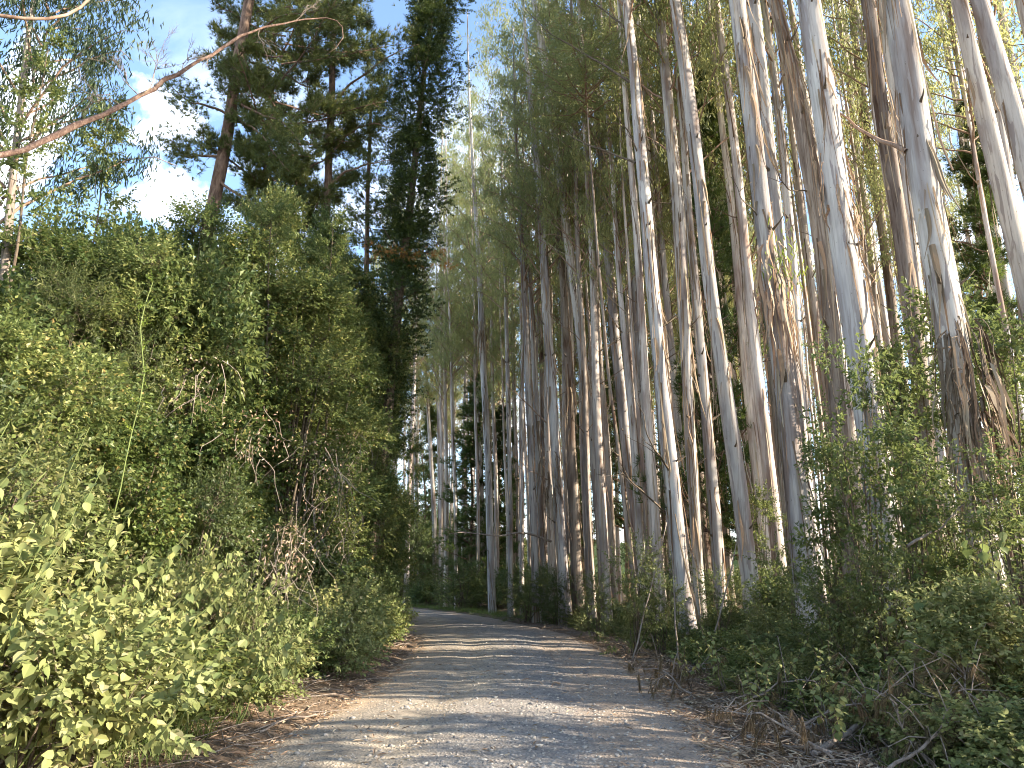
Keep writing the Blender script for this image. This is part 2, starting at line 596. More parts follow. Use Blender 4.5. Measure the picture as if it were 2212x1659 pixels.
xs = np.array(sorted(grow(-12, .16, 3000, -1) + list(np.arange(-12, 14, .16)) + grow(14, .16, 3000, 1)))
ys = np.array(sorted(grow(3, .2, 3000, -1) + list(np.arange(3, 42, .2)) + grow(42, .2, 3000, 1)))
GX, GY = np.meshgrid(xs, ys)
GZ = gh(GX, GY).reshape(GX.shape)
b = Buf()
nx, ny = len(xs), len(ys)
i = (np.arange(ny - 1)[:, None] * nx + np.arange(nx - 1)[None]).ravel()
b.add(np.stack([GX.ravel(), GY.ravel(), GZ.ravel()], -1), np.stack([i, i + 1, i + nx + 1, i + nx], -1))
tag(part('ground', b.mesh('ground', MAT['soil'], True)), kind='structure')


def road_z(d, x, y):
    z = .085 * (1 - (d / 2.5) ** 2) - .05 * sst(2.2, 2.8, np.abs(d))
    z = z - .032 * np.exp(-((d + 1.0) / .33) ** 2) - .03 * np.exp(-((d - .95) / .33) ** 2)      # wheel tracks
    return z + vn(x * .35, y, 2.6, 3) * .011 + vn(x * .6, y, 5.3, 7) * .006 + vn(x, y, 9, 4) * .003


sel = (ty > -12) & (ty < 78)
s_i = np.interp(np.linspace(0, sel.sum() - 1, 900), np.arange(sel.sum()), np.where(sel)[0])
cx_ = np.interp(s_i, np.arange(700), tx)
cy_ = np.interp(s_i, np.arange(700), ty)
nx_ = np.interp(s_i, np.arange(700), Nn[:, 0])
ny_ = np.interp(s_i, np.arange(700), Nn[:, 1])
dd = np.linspace(-2.85, 2.85, 72)
RX = cx_[:, None] + nx_[:, None] * dd
RY = cy_[:, None] + ny_[:, None] * dd
RZ = road_z(dd[None] * np.ones_like(RX), RX, RY)
b = Buf()
nx, ny = len(dd), len(cx_)
i = (np.arange(ny - 1)[:, None] * nx + np.arange(nx - 1)[None]).ravel()
F = np.stack([i, i + 1, i + nx + 1, i + nx], -1)
b.add(np.stack([RX.ravel(), RY.ravel(), RZ.ravel()], -1), F)
me = b.mesh('gravel_road', MAT['road'], True)
uv = me.uv_layers.new(name='UVMap')
U = ((dd[None] + 2.85) / 5.7 * np.ones_like(RX)).ravel()
Vv = (cy_[:, None] * np.ones_like(RX)).ravel()
fl = F.ravel()
uv.data.foreach_set('uv', np.stack([U[fl], Vv[fl] / 50], -1).astype(np.float32).ravel())
tag(part('gravel_road', me), kind='structure')

# distant wooded ridge
b = Buf()
th = np.linspace(-1.5, 1.5, 240)
rr = np.array([520, 640, 760, 900, 1100.])
hp = np.array([0, .45, .85, 1, .6])
HX = np.sin(th)[None] * rr[:, None]
HY = np.cos(th)[None] * rr[:, None]
HZ = hp[:, None] * (42 + 16 * vn(th * 3, th * 0 + 1, 1.6)[None] + 8 * vn(th * 30, rr[:, None] * .02, 1.0)) - 1
nx, ny = len(th), len(rr)
i = (np.arange(ny - 1)[:, None] * nx + np.arange(nx - 1)[None]).ravel()
b.add(np.stack([HX.ravel(), HY.ravel(), HZ.ravel()], -1), np.stack([i, i + 1, i + nx + 1, i + nx], -1))
tag(part('hills', b.mesh('hills', MAT['hill'], True)), kind='structure')


# ------------------------------------------------------------------ loose stones, litter
def ico():
    t = (1 + 5 ** .5) / 2
    V = np.array([[-1, t, 0], [1, t, 0], [-1, -t, 0], [1, -t, 0], [0, -1, t], [0, 1, t], [0, -1, -t], [0, 1, -t], [t, 0, -1], [t, 0, 1], [-t, 0, -1], [-t, 0, 1]])
    F = np.array([[0, 11, 5], [0, 5, 1], [0, 1, 7], [0, 7, 10], [0, 10, 11], [1, 5, 9], [5, 11, 4], [11, 10, 2], [10, 7, 6], [7, 1, 8],
                  [3, 9, 4], [3, 4, 2], [3, 2, 6], [3, 6, 8], [3, 8, 9], [4, 9, 5], [2, 4, 11], [6, 2, 10], [8, 6, 7], [9, 8, 1]])
    return V / np.linalg.norm(V[0]), F


IV, IF = ico()


def road_point(y, d):
    j = np.interp(y, ty, np.arange(700))
    x = np.interp(j, np.arange(700), tx) + np.interp(j, np.arange(700), Nn[:, 0]) * d
    yy = y + np.interp(j, np.arange(700), Nn[:, 1]) * d
    return x, yy


N_ = 13000
y_ = 5.4 + 26 * rng.random(N_) ** 1.9
d_ = np.where(rng.random(N_) < .62, rng.normal(.55, .95, N_), rng.uniform(-2.6, 2.7, N_))
d_ = np.clip(d_, -2.75, 2.75)
x_, y_ = road_point(y_, d_)
z_ = np.maximum(road_z(d_, x_, y_), gh_d(d_, x_, y_))
s_ = .006 + .013 * rng.random(N_) ** 2.5 + .014 * (rng.random(N_) < .05)
V = IV[None] * (1 + rng.uniform(-.3, .3, (N_, 12, 1))) * s_[:, None, None] * np.stack([rng.uniform(.8, 1.4, N_), rng.uniform(.8, 1.4, N_), rng.uniform(.45, .8, N_)], -1)[:, None]
V = V + np.stack([x_, y_, z_ + s_ * .15], -1)[:, None]
b = Buf()
b.add(V, (np.arange(N_)[:, None, None] * 12 + IF[None]).reshape(-1, 3))
tag(part('gravel', b.mesh('gravel', MAT['stone'])), 'loose grey and tan gravel scattered over the road surface', 'gravel', kind='stuff')

stone_me = []
for q in range(4):
    b = Buf()
    r_ = np.random.default_rng(q)
    b.add(IV * (1 + r_.uniform(-.22, .22, (12, 1))) * [1.25, 1, .62], IF)
    stone_me.append(b.mesh('stone', MAT['stone'], True))
STONES = [(760, 1560, .035, 'pale rounded stone lying at the left edge of the gravel'), (702, 1597, .03, 'small brown stone near the bottom left of the road'),
          (640, 1640, .033, 'dark stone on the left wheel track at the bottom'), (1180, 1545, .03, 'grey stone near the middle of the road crown'),
          (1255, 1600, .032, 'larger grey pebble right of the road centre'), (1540, 1540, .045, 'smooth grey stone among leaf litter on the right shoulder'),
          (1620, 1595, .05, 'flat grey rock beside the dead branches on the right'), (1060, 1640, .028, 'pale pebble at the bottom of the road centre')]


def ground_at(px, py):
    d = _F + _X * ((px - 1106) / FPX) + _U * ((829.5 - py) / FPX)
    t = -CAM[2] / d[2]
    return CAM + d * t


for q, (px, py, s, lb) in enumerate(STONES):
    p = ground_at(px, py)
    dl = lateral(p[0], p[1])
    z = max(float(road_z(dl, p[:1], p[1:2])[0]) if abs(dl[0]) < 2.6 else -1, g1(p[0], p[1]))
    o = part('stone', stone_me[q % 4], None, (p[0], p[1], z + s * .3), (0, 0, q * 1.3), s)
    tag(o, lb, 'stone', 'larger stones on the road')


def scatter_litter(n, dlo, dhi, ylo, yhi, r, L0=(.07, .15), W0=(.014, .028)):
    y = ylo + (yhi - ylo) * r.random(n) ** 1.6
    u = r.random(n)
    d = dlo + (dhi - dlo) * u
    x, yy = road_point(y, d)
    z = gh_d(d, x, yy)
    z = np.where(np.abs(d) < 2.6, np.maximum(z, road_z(d, x, yy)), z)
    a = r.uniform(0, 2 * pi, n)
    A = np.stack([np.cos(a), np.sin(a), r.normal(0, .22, n)], -1)
    Nr = np.stack([r.normal(0, .35, n), r.normal(0, .35, n), np.ones(n)], -1)
    return np.stack([x, yy, z + .006 + .035 * r.random(n) ** 2], -1), A, Nr, r.uniform(*L0, n), r.uniform(*W0, n)


b = Buf()
for args in ((15000, 2.1, 4.5, 5.2, 24), (5000, 2.9, 7.5, 5.5, 40), (3800, -3.6, -2.2, 5.5, 26), (1500, -6, -3, 5, 30), (500, -2.2, 2.4, 5.4, 22)):
    P, A, Nr, l_, w_ = scatter_litter(*args, rng)
    leaves(b, P, A, Nr, l_, w_, 'o', curl=rng.uniform(-.1, .25))
tag(part('leaf_litter', b.mesh('leaf_litter', MAT['litter'])), 'dry brown eucalyptus leaves littering both road shoulders', 'leaf litter', kind='stuff')

b = Buf()
for q in range(750):
    right = rng.random() < .75
    y = 5.2 + 26 * rng.random() ** 1.5
    d = rng.uniform(2.5, 7) if right else rng.uniform(-4, -2.4)
    x, yy = road_point(y, d)
    a = rng.uniform(0, pi)
    ln = rng.uniform(.2, .9)
    z = g1(x, yy) + .02
    dz = rng.uniform(-.02, .12)
    p0 = np.array([x, yy, z])
    p1 = p0 + np.array([cos(a) * ln, sin(a) * ln, dz])
    p1[2] = max(p1[2], g1(p1[0], p1[1]) + .01)
    md = (p0 + p1) / 2 + rng.normal(0, .03, 3) + [0, 0, .02]
    tube(b, [p0, md, p1], [.007, .006, .003], 4)
tag(part('fallen_twigs', b.mesh('fallen_twigs', MAT['deadwood'], True)), 'thin dead twigs littering both road verges', 'twigs', kind='stuff')


def grass(b, cx, cy, rad, n, h, r):
    a, q = r.uniform(0, 2 * pi, n), rad * np.sqrt(r.random(n))
    x, y = cx + q * np.cos(a), cy + q * np.sin(a)
    z = gh(x, y) - .01
    P = np.stack([x, y, z], -1)
    D = nrm(np.stack([r.normal(0, .35, n), r.normal(0, .35, n), np.ones(n)], -1))
    hh = h * r.uniform(.5, 1.1, n)
    W_ = r.uniform(.005, .010, n)
    side = nrm(np.cross(D, r.normal(size=(n, 3))))
    mid = P + D * hh[:, None] * .6
    hz = D.copy(); hz[:, 2] = 0
    tip = mid + (D * .35 + nrm(hz + 1e-3) * .3 + [0, 0, -.02]) * hh[:, None]
    V = np.stack([P - side * W_[:, None] * .5, P + side * W_[:, None] * .5, mid + side * W_[:, None] * .4, mid - side * W_[:, None] * .4, tip], 1)
    o = np.arange(n)[:, None] * 5
    b.add(V, o + [0, 1, 2, 3])
    b.F.append((o + [3, 2, 4] + (b.n - 5 * n), 0))


# ------------------------------------------------------------------ foliage generators
def shrub_meshes(name, h, r0, kind, mat, nclump, nsprig, seed, shape='mound', leafkind='d', sc=1.0, stems=6, smat='twig', low=.12, up=.6):
    r = np.random.default_rng(seed)
    cs, rs = [], []
    for q in range(nclump):
        t = low + (1 - low) * ((q + r.random()) / nclump)
        if shape == 'mound':
            prof = math.sqrt(max(.05, 1 - (max(0, t - .25) / .8) ** 2))
        elif shape == 'column':
            prof = .55 + .45 * sin(pi * min(1, t * .9 + .1)) if t < .85 else .45
        else:
            prof = .35 + .9 * t if t < .6 else .9 * (1.05 - t) / .45 + .12
        a = r.uniform(0, 2 * pi)
        q_ = r0 * prof * math.sqrt(r.random()) * r.uniform(.65, 1.25)
        cr_ = r0 * r.uniform(.26, .46)
        cs.append([q_ * cos(a), q_ * sin(a), min(t * h, h - cr_ * .6)])
        rs.append(cr_ * (.66 if shape == 'column' else .85))
    cs, rs = np.array(cs), np.array(rs)
    pick = r.choice(nclump, nsprig, p=rs ** 2 / (rs ** 2).sum())
    u = nrm(r.normal(size=(nsprig, 3)))
    u[:, 2] = u[:, 2] * .8 + .15
    T = cs[pick] + u * (rs[pick] * (.45 + .6 * r.random(nsprig) ** .7))[:, None]
    T[:, 2] = np.maximum(T[:, 2], .05 + .1 * r.random(nsprig))
    out = cs[pick] * [1, 1, 0]
    D = u + nrm(out + 1e-3) * .35 + np.array([0, 0, .3]) + r.normal(0, .25, (nsprig, 3))
    b = Buf()
    place_sprigs(b, kind, T, D, sc * r.uniform(.75, 1.25, nsprig), r, leafkind, up, 1)
    fm = b.mesh(name + '_foliage', [mat, MAT[smat]])
    b = Buf()
    for q in range(nclump):
        a = r.uniform(0, 2 * pi)
        p0 = np.array([cos(a) * r0 * .18, sin(a) * r0 * .18, -.1])
        md = np.array([cs[q][0] * .35, cs[q][1] * .35, cs[q][2] * .5]) + r.normal(0, .08, 3)
        n = 5 if q >= stems else 8
        pp = smooth_path([p0, md, cs[q]], n, .04, r)
        rr_ = np.linspace(.012 + .005 * h, .006, n)
        tube(b, pp, rr_, 5)
    return fm, b.mesh(name + '_stems', MAT[smat], True)


SH = {}


def shrub_kind(key, *a, n=2, **k):
    SH[key] = [shrub_meshes(key, *a[:6], a[6] + 17 * q, **k) for q in range(n)]
    SHH[key] = (a[0], a[1])


SHH = {}
# h, r, sprig kind, material, clumps, sprigs, seed
shrub_kind('tall_broad', 6.0, 1.7, 'broad', MAT['broad'], 26, 1350, 100, n=2, shape='column', sc=1.4)
shrub_kind('tall_small', 6.0, 1.7, 'small', MAT['broad'], 28, 1500, 200, n=2, shape='column', sc=1.75)
shrub_kind('tall_fine', 6.0, 1.6, 'fine', MAT['fine'], 28, 1200, 300, n=2, shape='column', sc=1.6)
shrub_kind('creeper', 5.0, 1.3, 'ivy', MAT['ivy'], 26, 1300, 400, n=2, shape='column', sc=1.5)
shrub_kind('tower', 13.0, 1.7, 'ivy', MAT['ivy'], 48, 2400, 420, n=2, shape='column', sc=1.8)
shrub_kind('tower_green', 13.0, 1.7, 'small', MAT['broad'], 46, 2500, 440, n=2, shape='column', sc=2.0)
shrub_kind('airy', 6.0, 1.3, 'broad', MAT['broad'], 17, 400, 820, n=3, shape='column', sc=1.05, low=.15)
shrub_kind('airy_small', 2.6, 1.1, 'small', MAT['fine'], 10, 230, 840, n=3, sc=1.45)
shrub_kind('mid_broad', 2.6, 1.15, 'broad', MAT['dusty'], 14, 560, 500, n=2, sc=1.15, leafkind='o')
shrub_kind('mid_small', 2.6, 1.15, 'small', MAT['fine'], 16, 850, 600, n=2, sc=1.3)
shrub_kind('bramble', 1.2, .95, 'bramble', MAT['dusty'], 11, 330, 700, n=3, leafkind='o', sc=1.05, low=.2)
shrub_kind('bramble_green', 1.2, .95, 'bramble', MAT['broad'], 11, 320, 750, n=2, leafkind='o', sc=1.05, low=.2)
shrub_kind('leafy_tree', 6.0, 1.5, 'broad', MAT['broad'], 20, 1300, 800, n=2, shape='crown', sc=1.0, low=.25)

shrub_count = {}


def put_shrub(key, x, y, h, rad=None, name='shrub', label='', cat='shrub', group=None, dz=-.03):
    h0, r0 = SHH[key]
    q = int(rng.integers(0, len(SH[key])))
    rad = rad or r0 * (h / h0)
    t = thing(name, label, cat, (x, y, g1(x, y) + dz), group, rng.uniform(0, 6.28), (rad / r0, rad / r0, h / h0))
    part('foliage', SH[key][q][0], t)
    part('stems', SH[key][q][1], t)
    return t


ORD = ['first', 'second', 'third', 'fourth', 'fifth', 'sixth', 'seventh', 'eighth', 'ninth', 'tenth', 'eleventh', 'twelfth', 'thirteenth', 'fourteenth',
       'fifteenth', 'sixteenth', 'seventeenth', 'eighteenth', 'nineteenth', 'twentieth', 'twenty-first', 'twenty-second', 'twenty-third', 'twenty-fourth', 'twenty-fifth', 'twenty-sixth', 'twenty-seventh', 'twenty-eighth', 'twenty-ninth', 'thirtieth']

# ------------------------------------------------------------------ left hedge
SKYL = np.array([[-400, 420], [0, 500], [120, 500], [230, 480], [330, 470], [430, 500], [520, 480], [620, 450], [700, 470], [760, 540], [820, 640], [870, 800]])


def hedge_h(x, y, k=1.0):
    px = 1106 + x / (y * cos(PITCH) + 6 * sin(PITCH)) * FPX
    py = np.interp(px, SKYL[:, 0], SKYL[:, 1])
    p = at(px, py, y)
    return max(2.0, (p[2] - g1(x, y)) * k)


# back rows (far then near)
i_ = 0
cnt_ = [-1, -1]
for y in np.arange(8.5, 42, 2.3):
    for row, dl in enumerate((-12.5, -9.6)):
        x, yy = road_point(y + row * 1.1, dl + rng.uniform(-.5, .5))
        if 1106 + x / (yy * .966 + 1) * FPX < -450: continue
        key = ['tall_broad', 'tall_small', 'tall_fine', 'tall_small'][rng.integers(0, 4)]
        h = hedge_h(x, yy, rng.uniform(.86, 1.0) if row == 0 else rng.uniform(.75, .97))
        h = min(h, 13)
        cnt_[row] += 1
        put_shrub(key, x, yy, h, rng.uniform(1.5, 2.1), 'tall_shrub',
                  'tall shrub in the %s row of the left hedge, %s from the camera' % (['rearmost', 'second to last'][row], ORD[cnt_[row]]),
                  'shrub', 'tall shrubs forming the left hedge')
        i_ += 1
i_ = 0
for y in np.arange(9, 38, 2.3):
    x, yy = road_point(y, -7.2 + rng.uniform(-1.5, 1.4))
    key = ['tall_small', 'creeper', 'tall_fine', 'tall_broad', 'creeper'][i_ % 5]
    h = hedge_h(x, yy, rng.uniform(.5, .9))
    h = min(h, 9)
    put_shrub(key, x, yy, h, rng.uniform(1.2, 1.6), 'vine_shrub' if key == 'creeper' else 'tall_shrub',
              '%s in the middle row of the left hedge, %s from the camera' % ({'creeper': 'dark creeper-smothered shrub', 'tall_fine': 'feathery fine-leaved shrub', 'tall_small': 'small-leaved green shrub', 'tall_broad': 'broad-leaved green shrub'}[key], ORD[i_]),
              'shrub', 'tall shrubs forming the left hedge')
    i_ += 1
i_ = 0
for y in np.arange(7.2, 44, 1.95):
    x, yy = road_point(y, -5.6 + rng.uniform(-.9, .8))
    key = ['mid_small', 'mid_broad', 'creeper', 'mid_small', 'creeper'][i_ % 5]
    h = rng.uniform(1.7, 3.3) if key != 'creeper' else rng.uniform(3.0, 5.4)
    put_shrub(key, x, yy, h, rng.uniform(.95, 1.3), 'shrub',
              '%s at the foot of the left hedge, %s from the camera' % ({'creeper': 'dark creeper mound', 'mid_broad': 'dusty pale broad-leaved bush', 'mid_small': 'yellow-green small-leaved bush'}[key], ORD[i_]),
              'shrub', 'bushes at the foot of the left hedge')
    i_ += 1
i_ = 0
for y in np.arange(6.2, 45, 1.35):
    x, yy = road_point(y, -3.62 + rng.uniform(-.22, .15) - .3 * (i_ % 2))
    key = ['bramble', 'bramble', 'bramble_green'][i_ % 3]
    put_shrub(key, x, yy, rng.uniform(.7, 1.45), rng.uniform(.65, 1.0), 'bramble_bush',
              '%s bramble on the left verge, %s back along the road edge' % ('green' if key == 'bramble_green' else 'dusty pale', ORD[i_]),
              'bramble', 'brambles along the left verge')
    i_ += 1
TW = [(415, 17, 470, 'tower_green'), (500, 18.5, 530, 'tower'), (560, 21, 430, 'tower_green'), (622, 23, 540, 'tower'), (685, 25, 480, 'tower_green'), (735, 27, 590, 'tower'), (785, 29, 640, 'tower_green'),
      (805, 32, 690, 'tower_green'), (835, 36, 800, 'tower'), (640, 19, 610, 'tower_green'), (712, 22, 660, 'tower'), (765, 26, 760, 'tower_green'), (250, 16, 500, 'tower_green'), (120, 15, 520, 'tower'), (330, 15, 560, 'tower_green')]
for q, (px, Y, tp, key) in enumerate(TW):
    x = (px - 1106) / FPX * (Y * cos(PITCH) + 5 * sin(PITCH))
    h = at(px, tp, Y)[2] - g1(x, Y)
    put_shrub(key, x, Y, h, rng.uniform(1.25, 1.6), 'creeper_clad_tree', '%s tree of the left hedge, %s from the left of these tall ones' % ('dark ivy-wrapped' if key == 'tower' else 'green leafy', ORD[sum(a[0] < px for a in TW)]), 'tree', 'tall creeper-clad trees in the left hedge')
for q, (x, y, h, key) in enumerate([(-6.2, 6.2, 2.9, 'mid_broad'), (-5.0, 6.0, 1.7, 'mid_broad'), (-6.9, 7.8, 3.6, 'mid_small'), (-8.4, 8.6, 4.6, 'tall_small'), (-9.8, 10.2, 6.0, 'tall_fine'), (-8.2, 11.0, 5.6, 'creeper')]):
    put_shrub(key, x, y, h, 1.2, 'shrub', ['dusty broad-leaved bush at the left edge of the photo', 'low dusty bush in the bottom left corner', 'small-leaved bush behind the large pale leaves at left',
              'dark leafy bush rising at the left picture edge', 'feathery tall bush at the far left of the hedge', 'creeper mound behind the pale leaves on the left'][q], 'shrub', 'near bushes on the left')

for q, (px, py0, py1, Y, n, w_, lb) in enumerate([(690, 930, 1200, 15.6, 42, .7, 'brown tangle of dry vines hanging in the left hedge'), (560, 880, 1000, 13.6, 16, .5, 'small tangle of dead twigs under the creeper'),
                                              (760, 930, 1200, 18.6, 34, .5, 'dry vine stems near the right end of the left hedge'), (430, 760, 900, 13.2, 14, .5, 'bare twiggy patch in the middle of the left hedge'), (610, 1130, 1260, 12.9, 26, .5, 'dead brown stems above the left verge brambles')]):
    r_ = np.random.default_rng(500 + q)
    top_, bot_ = at(px, py0, Y), at(px, py1, Y)
    base = np.array([top_[0], Y, g1(top_[0], Y)])
    t = thing('dry_vine_tangle', lb, 'dry vines', base, 'dry vine tangles in the left hedge')
    b = Buf()
    for k_ in range(n):
        z0_ = r_.uniform(bot_[2], top_[2]) - base[2]
        p0 = np.array([r_.normal(0, w_ * .5), r_.normal(.15, .3), z0_])
        ln = r_.uniform(.3, 1.1)
        e = p0 + [r_.normal(0, .35), r_.normal(0, .25), -ln]
        e[2] = max(e[2], 0)
        tube(b, smooth_path([p0, (p0 + e) / 2 + r_.normal(0, .12, 3), e], 6, .03, r_), np.linspace(.007, .002, 6) * r_.uniform(.5, 1.4), 3, cap=False)
    part('dry_stems', b.mesh('dry_stems', MAT['deadwood'], True), t, kind='stuff')
    b = Buf()
    C_ = np.stack([r_.normal(0, w_ * .55, n * 7), r_.normal(.1, .3, n * 7), r_.uniform(bot_[2], top_[2], n * 7) - base[2]], -1)
    leaves(b, C_, r_.normal(size=(n * 7, 3)) - [0, 0, .9], r_.normal(size=(n * 7, 3)), .07, .03, 'o')
    part('dry_leaves', b.mesh('dry_leaves', MAT['litter']), t, kind='stuff')

# ------------------------------------------------------------------ big-leaved foreground plants
def big_leaf_mesh(q):
    r = np.random.default_rng(900 + q)
    ts = np.array([0, .12, .32, .55, .78, 1.0])
    ws = np.array([.0, .30, .5, .44, .22, .0]) * (.95 + .1 * q)
    V = []
    for t, w_ in zip(ts, ws):
        zc_ = -.22 * t * t + .03 * sin(7 * t + q)
        V += [[-w_ * .62, t, zc_ + .13 * w_], [0, t, zc_ - .03], [w_ * .62, t, zc_ + .13 * w_ + .02 * sin(9 * t)]]
    F = []
    for k_ in range(5):
        a = k_ * 3
        F += [[a, a + 1, a + 4, a + 3], [a + 1, a + 2, a + 5, a + 4]]
    b = Buf()
    b.add(V, F)
    return b.mesh('leaf', MAT['dusty'] if q < 3 else MAT['broad'], True)


BL = [big_leaf_mesh(q) for q in range(5)]


def leafy_plant(base, tips, nper, label, group, L0=.15, pr=(-1.25, -.2), var=(0, 3), cat='plant', name='broadleaf_plant', stemmat='stem_green'):
    base = np.array(base, float)
    base[2] = g1(base[0], base[1])
    t = thing(name, label, cat, base, group)
    r = rng
    for tip in tips:
        tip = np.array(tip, float) - base
        p = smooth_path([[0, 0, -.05], tip * [.35, .35, .6] + r.normal(0, .05, 3), tip], 14, .02, r)
        bb = Buf()
        tube(bb, p, np.linspace(.009, .0025, 14), 5)
        part('stem', bb.mesh('stem', MAT[stemmat], True), t)
        for q in range(nper):
            s = .38 + .62 * (q + .5) / nper
            k_ = s * 13
            i0 = int(k_)
            pos = p[i0] + (p[min(13, i0 + 1)] - p[i0]) * (k_ - i0)
            az = q * 2.4 + r.uniform(-.4, .4)
            yaw = az
            pit = r.uniform(*pr)
            M3 = Matrix.Rotation(yaw, 3, 'Z') @ Matrix.Rotation(pit, 3, 'X') @ Matrix.Rotation(r.uniform(-.5, .5), 3, 'Y')
            o = part('leaf', BL[int(r.integers(*var))], t, pos, M3.to_euler(), L0 * r.uniform(.7, 1.15) * (1.15 - .4 * s))
    return t


def P_(px, py, Y):
    return at(px, py, Y)


GP = 'large-leaved dusty plants on the left'
LP = [
    ((-4.7, 5.9), [(20, 905, 5.6), (60, 960, 5.9), (-20, 1000, 5.6), (110, 1010, 6.0)], 'tall plant with large pale leaves at the left picture edge'),
    ((-4.3, 6.4), [(190, 930, 6.6), (150, 1010, 6.3), (235, 1000, 6.7), (180, 1090, 6.3)], 'tall stem of broad pale leaves topping the left foreground thicket'),
    ((-4.2, 6.1), [(70, 1130, 6.0), (10, 1180, 5.8), (130, 1180, 6.1), (100, 1260, 5.8)], 'large-leaved plant beneath the tallest one at far left'),
    ((-4.0, 6.6), [(300, 1090, 7.0), (260, 1160, 6.6), (340, 1190, 7.0), (230, 1230, 6.5)], 'bushy large-leaved plant just right of the tall pale stems'),
    ((-3.9, 7.6), [(400, 1140, 8.0), (375, 1210, 7.8), (450, 1240, 8.1), (540, 1240, 8.2)], 'slim upright stem of pale leaves standing clear above the thicket'),
    ((-3.9, 6.3), [(40, 1330, 5.7), (150, 1350, 6.0), (240, 1330, 6.2), (90, 1420, 5.8)], 'low sprawl of pale dusty leaves at lower left'),
    ((-3.6, 7.0), [(350, 1330, 6.8), (300, 1400, 6.6), (420, 1370, 7.1), (250, 1480, 6.4)], 'low dusty leafy stems above the bottom left grass'),
    ((-4.9, 7.4), [(0, 1080, 7.0), (60, 1050, 7.2), (130, 1100, 7.3), (20, 1160, 7.0)], 'pale leafy plant half hidden behind the left edge stems'),
    ((-3.5, 8.0), [(480, 1330, 8.2), (560, 1350, 8.5), (430, 1420, 8.0), (520, 1440, 8.2)], 'pale leafy stems just above the left road shoulder'),
    ((-3.3, 9.6), [(620, 1310, 10.0), (690, 1330, 10.3), (600, 1390, 9.8), (660, 1410, 10.0)], 'pale leafy stems further along the left shoulder'),
    ((-4.1, 9.0), [(560, 1210, 9.6), (500, 1190, 9.4), (620, 1240, 9.8), (450, 1260, 9.0)], 'upright pale leafy stems behind the shoulder plants'),
]
for (bx, by), tips, lb in LP:
    leafy_plant((bx, by, 0), [P_(*t_) for t_ in tips], 20, lb, GP)

for (x0, y0, lean, ln, lb) in [(at(290, 810, 9.5), at(327, 605, 9.7), 0, 0, 'bright green bamboo-like shoot rising diagonally from the left hedge'),
                               (at(0, 330, 10.5), at(62, 110, 10.8), 0, 0, 'pale green upright shoot at the upper left edge')]:
    base = np.array([x0[0] - .3, x0[1], g1(x0[0] - .3, x0[1])])
    t = thing('green_shoot', lb, 'shoot', base, 'pale green shoots')
    b = Buf()
    pp = smooth_path([[0, 0, 0], x0 - base + [.12, 0, 0], (x0 + y0) / 2 - base + [-.06, 0, 0], y0 - base], 16, .03)
    tube(b, pp, np.linspace(.014, .006, 16), 6)
    part('cane', b.mesh('cane', MAT['stem_green'], True), t)
    b = Buf()
    T = pp[9:].repeat(3, 0)
    place_sprigs(b, 'small', T, rng.normal(size=T.shape) + [0, 0, .8], np.full(len(T), .5), rng)
    part('foliage', b.mesh('foliage', MAT['euc_young']), t)

# ferns on the left verge
fr = Buf()
pr = np.linspace(.08, 1, 17)
mid_ = np.stack([np.zeros(17), pr * .62, .32 * np.sin(pr * 2.4) - .12 * pr], -1)
for sgn in (-1, 1):
    Lp = .17 * np.sin(pi * np.clip(pr * .92 + .08, 0, 1)) + .012
    A_ = np.stack([np.full(17, sgn * 1.0), np.full(17, .35), np.full(17, -.15)], -1)
    leaves(fr, mid_, A_, np.tile([0, .1, 1.0], (17, 1)), Lp, .03, 'o')
tube(fr, np.concatenate([[[0, 0, 0]], mid_]), np.linspace(.005, .0015, 18), 4)
FROND = fr.mesh('frond', MAT['fern'])
for q, (px, py, lb) in enumerate([(735, 1425, 'bright fern spreading at the foot of the left hedge'), (790, 1400, 'small fern near the road edge left of the bend'),
                                  (650, 1475, 'fern between the brambles and the left gravel edge'), (560, 1530, 'nearest fern beside the left road shoulder'), (2090, 1450, 'shaded fern on the right verge')]):
    p = ground_at(px, py)
    t = thing('fern', lb, 'fern', (p[0], p[1], g1(p[0], p[1])), 'ferns on the verges', q)
    for k_ in range(9):
        part('frond', FROND, t, (0, 0, 0), (rng.uniform(.1, .5), 0, k_ * .7 + rng.uniform(-.2, .2)), rng.uniform(.7, 1.15))


# ------------------------------------------------------------------ eucalyptus
def ribbon_mesh(q):
    r = np.random.default_rng(300 + q)
    ln = [1.2, 1.8, 2.5, .9, 3.1, 1.5][q]
    n = 9
    t = np.linspace(0, 1, n)
    cl = r.uniform(.08, .35)
    c = np.stack([.012 + cl * t ** 2.2 + .02 * np.sin(t * 9 + q), .05 * np.sin(t * 4 + q), -ln * t], -1)
    tw = r.uniform(-1.5, 1.5) * t ** 2
    wd = (.035 + .02 * np.sin(t * 5 + q)) * (1 - .6 * t)
    S = np.stack([np.sin(tw), np.cos(tw), 0 * t], -1)
    Nn_ = np.stack([np.cos(tw), -np.sin(tw), 0 * t], -1)
    V = np.stack([c - S * wd[:, None], c + Nn_ * wd[:, None] * .5, c + S * wd[:, None]], 1)
    i = np.arange(n - 1)[:, None] * 3
    b = Buf()
    b.add(V, np.concatenate([i + [0, 1, 4, 3], i + [1, 2, 5, 4]]))
    return b.mesh('bark_strip', MAT['ribbon'])


RIB = [ribbon_mesh(q) for q in range(6)]


